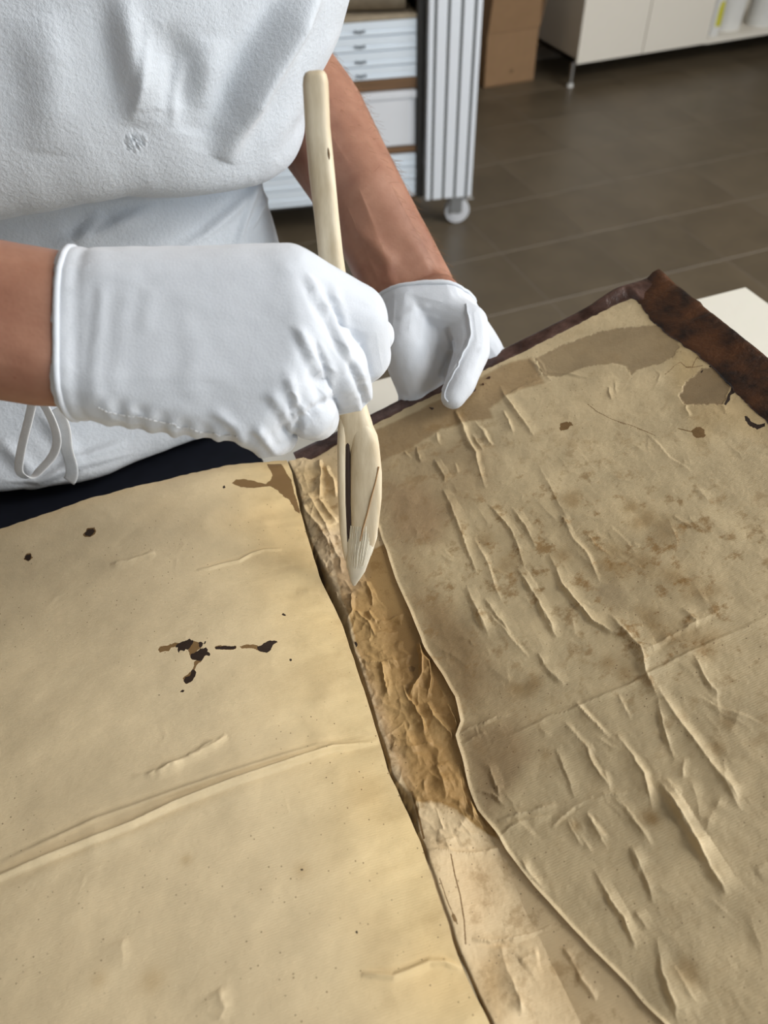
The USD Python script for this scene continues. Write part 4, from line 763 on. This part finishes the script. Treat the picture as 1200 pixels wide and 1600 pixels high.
for pl, a, w in ((cl([(690, 440), (700, 510), (730, 570), (745, 640)]), -.0022, 4.5), (cl([(740, 640), (690, 740), (645, 850)]), -.0030, 5), (cl([(830, 240), (865, 400), (875, 540), (800, 690), (700, 850), (660, 950), (690, 1060)]), .0012, 2.2), (cl([(290, 1050), (340, 1020), (380, 1025)]), .0014, 4), (cl([(640, 560), (690, 620), (740, 660)]), .0012, 5), (cl([(300, 400), (420, 330), (560, 290)]), .0008, 6), (cl([(930, 600), (1020, 590)]), -.0010, 3)):
    ridge(pv, hr, pl, a, w, .3)
gl2.vertices += gl2.vertex_normals * (.0016 * nz(gl2.vertices, 40, 14) + .0008 * nz(gl2.vertices, 110, 15) + hr * facing)[:, None]
glove2 = obj('glove', po(gl2), M['cotton'], person, True)
obj('cuff_hem', po(rim(gl2, at(652, 466, .672) + lcn * .004, lcn, .0018)), M['cotton'], glove2, True)
pvx, dvx = pix(gl2.vertices), (gl2.vertices - EYE) @ F
wl = [front_pt(gl2, pvx, dvx, *q, rad=4) for q in np.array(smooth_path(np.array(cl([(835, 260), (868, 400), (872, 540), (800, 690), (705, 850), (662, 950), (690, 1060)])), 60))]
wl = np.array([q for q in wl if q is not None]); wl = np.vstack([wl[:1], (wl[:-2] + wl[1:-1] + wl[2:]) / 3, wl[-1:]]); wl = np.vstack([wl[:1], (wl[:-2] + wl[1:-1] + wl[2:]) / 3, wl[-1:]])
obj('seam', po(tube(wl - F * .0003, .00075, 8)), M['cotton'], glove2, True)
# fine hair along the left forearm
pts, cnt = [], []; nv = bodym.vertex_normals; sel = np.nonzero((dv_ := ((bodym.vertices - EYE) @ F)) * 0 + 1)[0]
tt = ((bodym.vertices - LE) @ (LW - LE)) / ((LW - LE) @ (LW - LE)); rr = np.linalg.norm(bodym.vertices - (LE + np.outer(tt, LW - LE)), axis=1)
cand = np.nonzero((tt > -.1) & (tt < 1.02) & (rr < .06) & (nv @ np.array([.8, .1, .5]) > .35))[0]
for i in rng.choice(cand, min(520, len(cand) * 3)):
    p = bodym.vertices[i] + rng.normal(0, .002, 3); dr = nv[i] * .5 + (LW - LE) / np.linalg.norm(LW - LE) * .9 + rng.normal(0, .25, 3); dr /= np.linalg.norm(dr); l = rng.uniform(.006, .013)
    p = bodym.vertices[i]; pts += [p + PO, p + dr * l * .5 + PO, p + dr * l + nv[i] * -.001 + PO]; cnt.append(3)
tag(curves('arm_hair', person, pts, cnt, .00012, mat('arm_hair', (.30, .17, .08), .5)), kind='stuff')
# shirt, trousers, shoes
sh = [blob([((-.12, .74, 1.33), .100), ((.12, .75, 1.33), .100), ((-.10, .765, 1.18), .105), ((.10, .765, 1.18), .105)]), blob([((-.10, .765, 1.18), .104), ((.10, .765, 1.18), .104), ((-.058, .79, 1.0), .076), ((.058, .79, 1.0), .076)]), blob([(RS, .072), ((-.07, .73, 1.385), .078)]), blob([(LS, .072), ((.07, .74, 1.385), .078)]),
      blob([(RS, .070), (lerp(RS, RE, .42), .066)]), blob([(LS, .070), (lerp(LS, LE, .42), .066)])]
obj('shirt', po(soften(m3.Manifold.batch_boolean([union(sh), blob([((0, .665, 1.50), .064), ((0, .69, 1.43), .068)])], m3.OpType.Subtract), .012, 8)), M['shirt'], person, True)
tr = []
for s in (-1, 1): tr += [blob([((s * .062, .79, .985), .079), ((s * .075, .79, .86), .090), ((s * .10, .78, .50), .078)]), blob([((s * .10, .78, .50), .078), ((s * .11, .81, .10), .066)])]
obj('trousers', po(soften(union(tr), .016, 8)), M['trousers'], person, True)
for s in (-1, 1): obj('shoe', po(soften(union([blob([((s * .11, .835, .052), .050), ((s * .122, .655, .036), .034)]), blob([((s * .11, .83, .09), .046), ((s * .115, .76, .06), .044)])]).trim_by_plane([0, 0, 1.0], .003), .01, 4)), M['shoe'], person, True)
# apron: closed shell around the trunk, its bib puffed out over the waist tie
rows = [(1.36, .0, .745, .150, .118), (1.30, .0, .735, .205, .128), (1.22, .0, .730, .236, .128), (1.16, .0, .725, .243, .126), (1.12, -.003, .722, .234, .124), (1.085, -.006, .718, .212, .121), (1.062, -.008, .714, .200, .115), (1.047, -.010, .712, .187, .106), (1.037, -.012, .714, .175, .092), (1.030, -.010, .720, .165, .076), (1.024, -.008, .728, .157, .064), (1.014, -.006, .735, .153, .066), (1.000, -.006, .738, .153, .076),
        (.975, -.006, .738, .153, .088), (.950, -.006, .738, .157, .102), (.920, -.008, .738, .163, .116), (.890, -.008, .74, .168, .134), (.865, -.008, .742, .173, .154), (.848, -.008, .744, .177, .171), (.834, -.008, .746, .180, .178), (.8255, -.008, .748, .182, .165), (.822, -.008, .749, .182, .148), (.8195, -.008, .750, .183, .118), (.811, -.008, .75, .184, .116), (.795, -.008, .75, .184, .114), (.74, -.008, .75, .19, .114), (.62, -.008, .76, .20, .122), (.50, -.008, .77, .205, .13)]
ra = np.array(rows); kk = np.linspace(0, len(ra) - 1, 520)
from scipy.interpolate import PchipInterpolator
rs = PchipInterpolator(np.arange(len(ra)), ra)(kk)
NT = 560; t = np.arange(NT) / NT * 2 * np.pi; t = t - .6 * np.cos(t); cs, sn = np.cos(t), np.sin(t); cs = np.sign(cs) * abs(cs) ** .85; sn = np.sign(sn) * abs(sn) ** .85
V = np.stack([rs[:, 1, None] + rs[:, 3, None] * cs, rs[:, 2, None] + rs[:, 4, None] * sn, np.repeat(rs[:, :1], NT, 1)], -1).reshape(-1, 3)
V[:, 2] -= .17 * np.clip(V[:, 0] - .02, 0, .2) * np.exp(-((V[:, 2] - 1.035) / .035) ** 2)
V[:, 0] = np.where(V[:, 0] < 0, V[:, 0] * (1 + .45 * sstep((.97 - V[:, 2]) / .09)), V[:, 0])
V[:, 1] -= .030 * sstep((.03 - V[:, 0]) / .12) * np.exp(-((V[:, 2] - .844) / .020) ** 2) * (V[:, 1] < .76) * (V[:, 2] > .8205)
q = grid_faces(len(rs), NT + 1)
ii = np.arange(len(rs) * (NT + 1)); rmap = (ii // (NT + 1)) * NT + (ii % (NT + 1)) % NT; Fa = rmap[q]
ap = trimesh.Trimesh(V, Fa, process=False)
if ap.volume < 0: ap.invert()
nrm = ap.vertex_normals.copy(); pv = pix(V); hr = np.zeros(len(V)); front = (V[:, 1] < .80)
hn = .010 * nz(V * [1.2, 1, .7], 6, 31) + .0045 * nz(V * [1.6, 1, .5], 16, 32)
for pl, a, w in (([(500, -60), (475, 0), (440, 60), (400, 130), (365, 200), (345, 250)], .020, 20), ([(560, 60), (520, 120), (480, 190), (430, 250)], -.004, 16), ([(250, 40), (280, 100), (300, 170), (290, 210)], -.006, 30), ([(190, -20), (200, 60), (215, 130), (210, 200)], .007, 22), ([(330, 60), (320, 140), (310, 200)], .004, 26), ([(290, 90), (275, 150), (270, 200)], .0022, 9), ([(235, 40), (222, 110), (205, 190)], .002, 8),
                 ([(60, 20), (80, 140), (70, 240)], .005, 40), ([(405, 290), (370, 325), (320, 368), (275, 395)], .0040, 8), ([(398, 290), (385, 330), (370, 385)], .0030, 5), ([(415, 290), (408, 320), (385, 365)], .0026, 4), ([(0, 752), (60, 752), (130, 728), (210, 706)], .0022, 4), ([(250, 318), (150, 370), (60, 400)], .004, 14), ([(160, 330), (120, 380)], .003, 12), ([(60, 640), (110, 700), (130, 745)], .004, 12), ([(0, 690), (60, 745)], .004, 12), ([(200, 690), (120, 720), (40, 770)], .004, 8)):
    ridge(pv, hr, pl, a, w, .35, .3)
for k in range(9):                                          # gathered darn on the bib
    x = 197 + k * 3.6; y = 206 + abs(k - 4) * 1.5; n_ = 6
    ridge(pv, hr, [(x + 2.2 * math.sin(k * 1.7 + q * 1.9) + q * .6, y + q * (34 - abs(k - 3) * 4) / n_) for q in range(n_ + 1)], .0011 + .0005 * math.sin(k * 3.1), 1.35, .9)
ap.vertices = V + nrm * ((hn + hr) * front)[:, None]
keep = ap.vertices[:, 1] < 1.0; 
apron = obj('apron', po(ap), M['apron'], person, True)
# waist tape tied in front, its loops hanging onto the mat
tp = [ony(52, 618, .530), ony(46, 650, .527), ony(36, 690, .522), ony(30, 722, .519), ony(34, 742, .516), ony(46, 745, .514), ony(62, 735, .514), ony(82, 712, .516), ony(89, 690, .518), ony(84, 664, .522), ony(74, 642, .526), ony(62, 622, .530)]
obj('tie', po(ribbon(smooth_path(tp, 70), np.array([.75, -.55, .3]), .0085, .0016)), M['tape'], apron, True)
tp = [ony(84, 640, .527), ony(100, 668, .523), ony(104, 700, .520), ony(112, 730, .517), ony(108, 752, .515)]
obj('tie', po(ribbon(smooth_path(tp, 40), np.array([.9, -.4, .2]), .0105, .0018)), M['tape'], apron, True)
obj('tie_knot', po(soften(blob([(ony(58, 612, .530), .006), (ony(76, 622, .528), .006)]), .003, 3)), M['tape'], apron, True)

# ================================================================== drawer trolley in the background
CO = np.array([1.043, 2.375, 0.0]); CR = -11.6
crt = thing('drawer_trolley', 'tall white-grey trolley of shallow aluminium drawers on castors, standing behind the person', 'trolley', CO, rz=CR)
ca, sa = math.cos(math.radians(CR)), math.sin(math.radians(CR)); E1, E2 = np.array([ca, sa, 0]), np.array([-sa, ca, 0])
def local_on_front(px, py, yl):
    """trolley coordinates (x, z) where a ray meets the plane yl behind the post's front"""
    p = on(px, py, E2, E2 @ (CO + E2 * yl)); return (p - CO) @ E1, p[2]
ZT = 1.25
def post(x, w=.160, d=.040):
    t = []; obj('post', box(x, x + w, .004, d, .112, ZT, .002), M['alu'], crt, False)
    k = 4
    for i in range(k + 1):
        a = x + (0 if i == 0 else w * (i - .5) / k + .0045); b = x + (w if i == k else w * (i + .5) / k - .0045)
        t.append(box(a, b, 0, .005, .112, ZT, .0015))
    obj('post_face', join(*t), M['alu'], crt, False)
    obj('post_slot', join(*[box(x + w * (i + .5) / k - .0042, x + w * (i + .5) / k + .0042, .0030, .0045, .113, ZT - .001) for i in range(k)]), M['groove'], crt, False)
post(0.0); post(-1.08)
obj('side_panel', box(.0, .16, .04, .62, .30, ZT, .002), M['cart_dark'], crt, False); obj('side_panel', box(-1.08, -.92, .04, .62, .30, ZT, .002), M['cart_dark'], crt, False)
obj('inner_upright', box(-.028, -.002, .030, .060, .112, ZT, .002), M['cart_dark'], crt, False)
XA, XB, YF = -.915, -.030, .035
zt = [local_on_front(660, y, YF)[1] for y in (27, 50.5, 74, 98, 118.5, 139, 226, 238, 258, 278, 298, 309)]
def drawer(z1, z0, label=True):
    obj('drawer', box(XA, XB, YF + .004, YF + .50, z0 + .002, z1 - .001, .0015), M['drawer'], crt, False)
    h = z1 - z0
    obj('drawer_front', join(box(XA, XB, YF - .002, YF + .004, z0 + h * .40, z1 - .002, .001), box(XA, XB, YF, YF + .004, z0 + h * .30, z0 + h * .40), box(XA, XB, YF - .003, YF + .004, z0 + .0015, z0 + h * .30, .001)), M['drawer'], crt, False)
    if label:
        for xh in (local_on_front(562, 60, YF)[0], -.70):
            y0_ = YF - .005; zc = z0 + h * .38
            obj('drawer_catch', join(box(xh - .016, xh - .009, y0_, YF, zc - .005, zc + .004, .001), box(xh + .009, xh + .016, y0_, YF, zc - .005, zc + .004, .001), cyl((xh - .010, y0_ + .002, zc - .002), (xh + .010, y0_ + .002, zc - .002), .002, n=8), box(xh - .003, xh + .003, y0_ - .001, YF, zc - .007, zc + .003, .001)), M['catch'], crt, False)
    obj('drawer_stop', box(XB, XB + .012, YF - .002, YF + .03, z0, z0 + .014), M['black'], crt, False)
for a, b in zip(zt[:4], zt[1:5]): drawer(a, b)
obj('shelf', box(XA, XB + .01, YF, YF + .54, zt[5] + .004, zt[4] - .002, .002), M['shelf_wood'], crt, False)
obj('deep_drawer', join(box(XA, XB, YF + .004, YF + .5, zt[6], zt[5], .002), box(XA, XB - .02, YF - .002, YF + .005, zt[6] + .004, zt[5] - .025, .002), box(XA, XB, YF - .006, YF + .005, zt[5] - .022, zt[5] - .001, .002)), M['drawer_white'], crt, False)
obj('shelf', box(XA, XB + .01, YF, YF + .54, zt[7] + .003, zt[6] - .002, .002), M['shelf_wood'], crt, False)
xc = local_on_front(614, 250, YF)[0]
for a, b in zip(zt[7:10], zt[8:11]): drawer(a, b)
zb0 = zt[10]; obj('drawer_front', box(XA, XB, YF - .001, YF + .3, .118, zb0 - .001, .0015), M['drawer'], crt, False)
obj('bottom_rail', box(XA, XB, YF + .02, YF + .06, .100, .118, .001), M['cart_dark'], crt, False)
obj('top_edge', box(XA, XB, YF - .002, YF + .5, zt[0], zt[0] + .012, .001), M['textile'], crt, False)
obj('back_panel', box(-1.08, .16, .60, .62, .12, ZT), M['cart_dark'], crt, False)
obj('top_board', box(-1.08, .16, .0, .62, ZT, ZT + .02, .002), M['drawer_white'], crt, False)
def castor(x, y):
    w = obj('castor', join(cyl((x, y - .013, .044), (x, y + .013, .044), .0435, n=40), cyl((x, y - .016, .044), (x, y + .016, .044), .031, n=32)), M['rubber'], crt, 40)
    obj('hub', join(cyl((x, y - .019, .044), (x, y + .019, .044), .009, n=20)), M['steel'], w, 40)
    obj('fork', join(box(x - .030, x + .014, y - .0225, y - .0195, .040, .098, .001), box(x - .030, x + .014, y + .0195, y + .0225, .040, .098, .001), box(x - .034, x + .02, y - .025, y + .025, .097, .103, .001), cyl((x - .012, y, .100), (x - .012, y, .112), .016, n=16)), M['steel'], w, False)
    obj('brake_pedal', join(box(x + .026, x + .056, y - .018, y + .018, .082, .087, .002), box(x + .006, x + .030, y - .018, y + .018, .084, .097, .002)), M['steel'], w, False)
for x, y in ((.125, .055), (.125, .56), (-1.04, .055), (-1.04, .56)): castor(x, y)
def world(x, y, z): return CO + E1 * x + E2 * y + np.array([0, 0, z])
zr = zt[0] + .0125
for k, (x0, x1, y, r_, lab) in enumerate(((-.88, -.055, .130, .085, 'roll of beige cloth at the front of the trolley’s open top bay'), (-.86, -.07, .315, .090, 'roll of beige cloth at the back of the trolley’s open top bay'))):
    a, b = world(x0, y + .09, zr + r_), world(x1, y - .04, zr + r_); n_ = 50
    secs = []
    ax = (b - a) / np.linalg.norm(b - a); u_ = np.cross(ax, [0, 0, 1]); v_ = np.array([0, 0, 1.])
    for s in np.linspace(0, 1, 30): secs.append((lerp(a, b, s), u_ * r_ * (1 + .03 * math.sin(s * 21 + k)), v_ * r_))
    rl = loft(secs, 36); rl.vertices[:, 2] = np.maximum(rl.vertices[:, 2], zr)
    tag(obj('cloth_roll', rl, M['textile'], None, 40), lab.replace('’', "'"), 'cloth')

# ================================================================== cardboard box
bx0, bx1, by = 1.872, 2.138, 3.588
cbx = thing('cardboard_box', 'open brown cardboard box standing on the floor between trolley and cabinet', 'box', ((bx0 + bx1) / 2, by, 0))
co_ = -np.array([(bx0 + bx1) / 2, by, 0]); zc_ = .232
wallb = lambda *a: shift(box(*a), co_)
for a in ((bx0, bx1, by, by + .005, .002, zc_), (bx0, bx1, by + .245, by + .25, .002, zc_), (bx0, bx0 + .005, by + .005, by + .245, .002, zc_), (bx1 - .005, bx1, by + .005, by + .245, .002, zc_)): obj('side', wallb(*a), M['card'], cbx, False)
obj('base', wallb(bx0, bx1, by, by + .25, 0, .005), M['card'], cbx, False)
def flap(p0, p1, out, lean, h):
    p0, p1 = np.array(p0, float), np.array(p1, float); up_ = np.array([0, 0, 1.]) * math.cos(lean) + np.array(out, float) * math.sin(lean); nrm_ = np.cross(p1 - p0, up_); nrm_ /= np.linalg.norm(nrm_); th = nrm_ * .0045
    sk = (p1 - p0) / np.linalg.norm(p1 - p0) * .006
    pts = np.array([p0, p1, p0 + up_ * h + sk, p1 + up_ * h - sk]); return shift(trimesh.Trimesh(*hull_arrays(np.vstack([pts, pts + th]))), co_)
obj('flap', flap((bx0, by, zc_), (bx1, by, zc_), (0, -1, 0), .10, .15), M['card'], cbx, False); obj('flap', flap((bx0, by + .25, zc_), (bx1, by + .25, zc_), (0, 1, 0), .0, .13), M['card'], cbx, False)
obj('flap', flap((bx1, by, zc_), (bx1, by + .25, zc_), (1, 0, 0), .18, .14), M['card'], cbx, False); obj('flap', flap((bx0, by, zc_), (bx0, by + .25, zc_), (-1, 0, 0), -.1, .14), M['card'], cbx, False)
obj('hand_mark', shift(cyl((2.013, by - .0006, .058), (2.013, by + .001, .058), .010, n=16), co_), M['knot'], cbx, False)

# ================================================================== cabinet with open bay
cx0, cx1, cx2, cy, cz0, cz1 = 2.262, 2.990, 3.86, 3.42, .100, .86
cb_ = thing('sideboard_cabinet', 'long cream cabinet on thin steel legs with two plain doors and an open bay', 'cabinet', (cx0, cy, 0))
so = -np.array([cx0, cy, 0]); sb = lambda *a: shift(box(*a), so)
obj('carcass', join(sb(cx0, cx0 + .018, cy + .016, cy + .40, cz0 + .004, cz1), sb(cx1 - .018, cx1, cy + .016, cy + .40, cz0 + .004, cz1), sb(cx0, cx1, cy + .016, cy + .40, cz0 + .004, cz0 + .022), sb(cx0, cx2, cy + .38, cy + .40, cz0 + .004, cz1), sb(cx2 - .018, cx2, cy + .016, cy + .40, cz0, cz1)), M['cab_side'], cb_, False)
obj('top_board', sb(cx0, cx2, cy, cy + .40, cz1, cz1 + .022, .002), M['cab'], cb_, False)
dm = 2.6215
obj('door', sb(cx0, dm - .002, cy, cy + .016, cz0, cz1 - .002, .001), M['cab'], cb_, False); obj('door', sb(dm + .002, cx1, cy, cy + .016, cz0, cz1 - .002, .001), M['cab'], cb_, False)
obj('shelf', sb(cx1, cx2 - .018, cy + .002, cy + .38, cz0 - .004, cz0 + .020, .001), M['cab'], cb_, False); obj('shelf', sb(cx1, cx2 - .018, cy + .02, cy + .38, .52, .538, .001), M['cab'], cb_, False)
for xx, y in ((2.2565, cy + .01), (2.62, cy + .36), (3.45, cy + .36), (3.80, cy + .01)):
    if True:
        lg = obj('leg', shift(cyl((xx, y + .012, .012), (xx, y + .012, cz0 + .004), .010, n=18), so), M['steel'], cb_, 40); obj('foot', shift(cyl((xx, y + .012, 0), (xx, y + .012, .014), .016, .013, n=18), so), M['plastic'], lg, 40)
zs = cz0 + .020
bt = thing('cleaner_bottle', 'white squeeze bottle with lemon-yellow label standing in the cabinet’s open bay'.replace('’', "'"), 'bottle', (3.045, cy + .035, zs))
obj('body', loft([((0, 0, z), np.array([a, 0, 0]), np.array([0, b, 0])) for z, a, b in ((0, .026, .018), (.004, .030, .021), (.05, .031, .022), (.12, .029, .020), (.17, .024, .018), (.20, .012, .012), (.215, .011, .011))], 28), M['plastic'], bt, 40)
lb = loft([((0, 0, z), np.array([a + .0006, 0, 0]), np.array([0, b + .0006, 0])) for z, a, b in ((.045, .031, .022), (.12, .029, .020), (.150, .0265, .019))], 28, cap=False)
kf = lb.triangles_center; lb.update_faces((kf[:, 1] < 0) & (kf[:, 0] > -.022 + kf[:, 2] * .10)); obj('label', lb, M['lemon'], bt, 40)
obj('cap', loft([((0, 0, z), np.array([a, 0, 0]), np.array([0, a, 0])) for z, a in ((.212, .013), (.235, .012), (.245, .006), (.26, .004))], 20), M['plastic'], bt, 40)
def tub(x, y, r_, h, label):
    t_ = thing('plastic_bucket', label, 'bucket', (x, y, zs), 'white tubs in the open bay')
    sec = [((0, 0, z), np.array([a, 0, 0]), np.array([0, a, 0])) for z, a in ((0, r_ * .90), (.004, r_ * .92), (h * .9, r_), (h * .91, r_ * 1.05), (h * .95, r_ * 1.05), (h * .96, r_))]
    obj('body', loft(sec, 40), M['plastic'], t_, 40); obj('lid', loft([((0, 0, z), np.array([a, 0, 0]), np.array([0, a, 0])) for z, a in ((h * .96, r_ * 1.04), (h, r_ * 1.04), (h * 1.005, r_ * .95))], 40), M['plastic'], t_, 40)
tub(3.185, cy + .125, .082, .24, 'white lidded plastic tub next to the lemon-label bottle'); tub(3.385, cy + .100, .075, .22, 'white lidded plastic tub at the far right of the open bay')
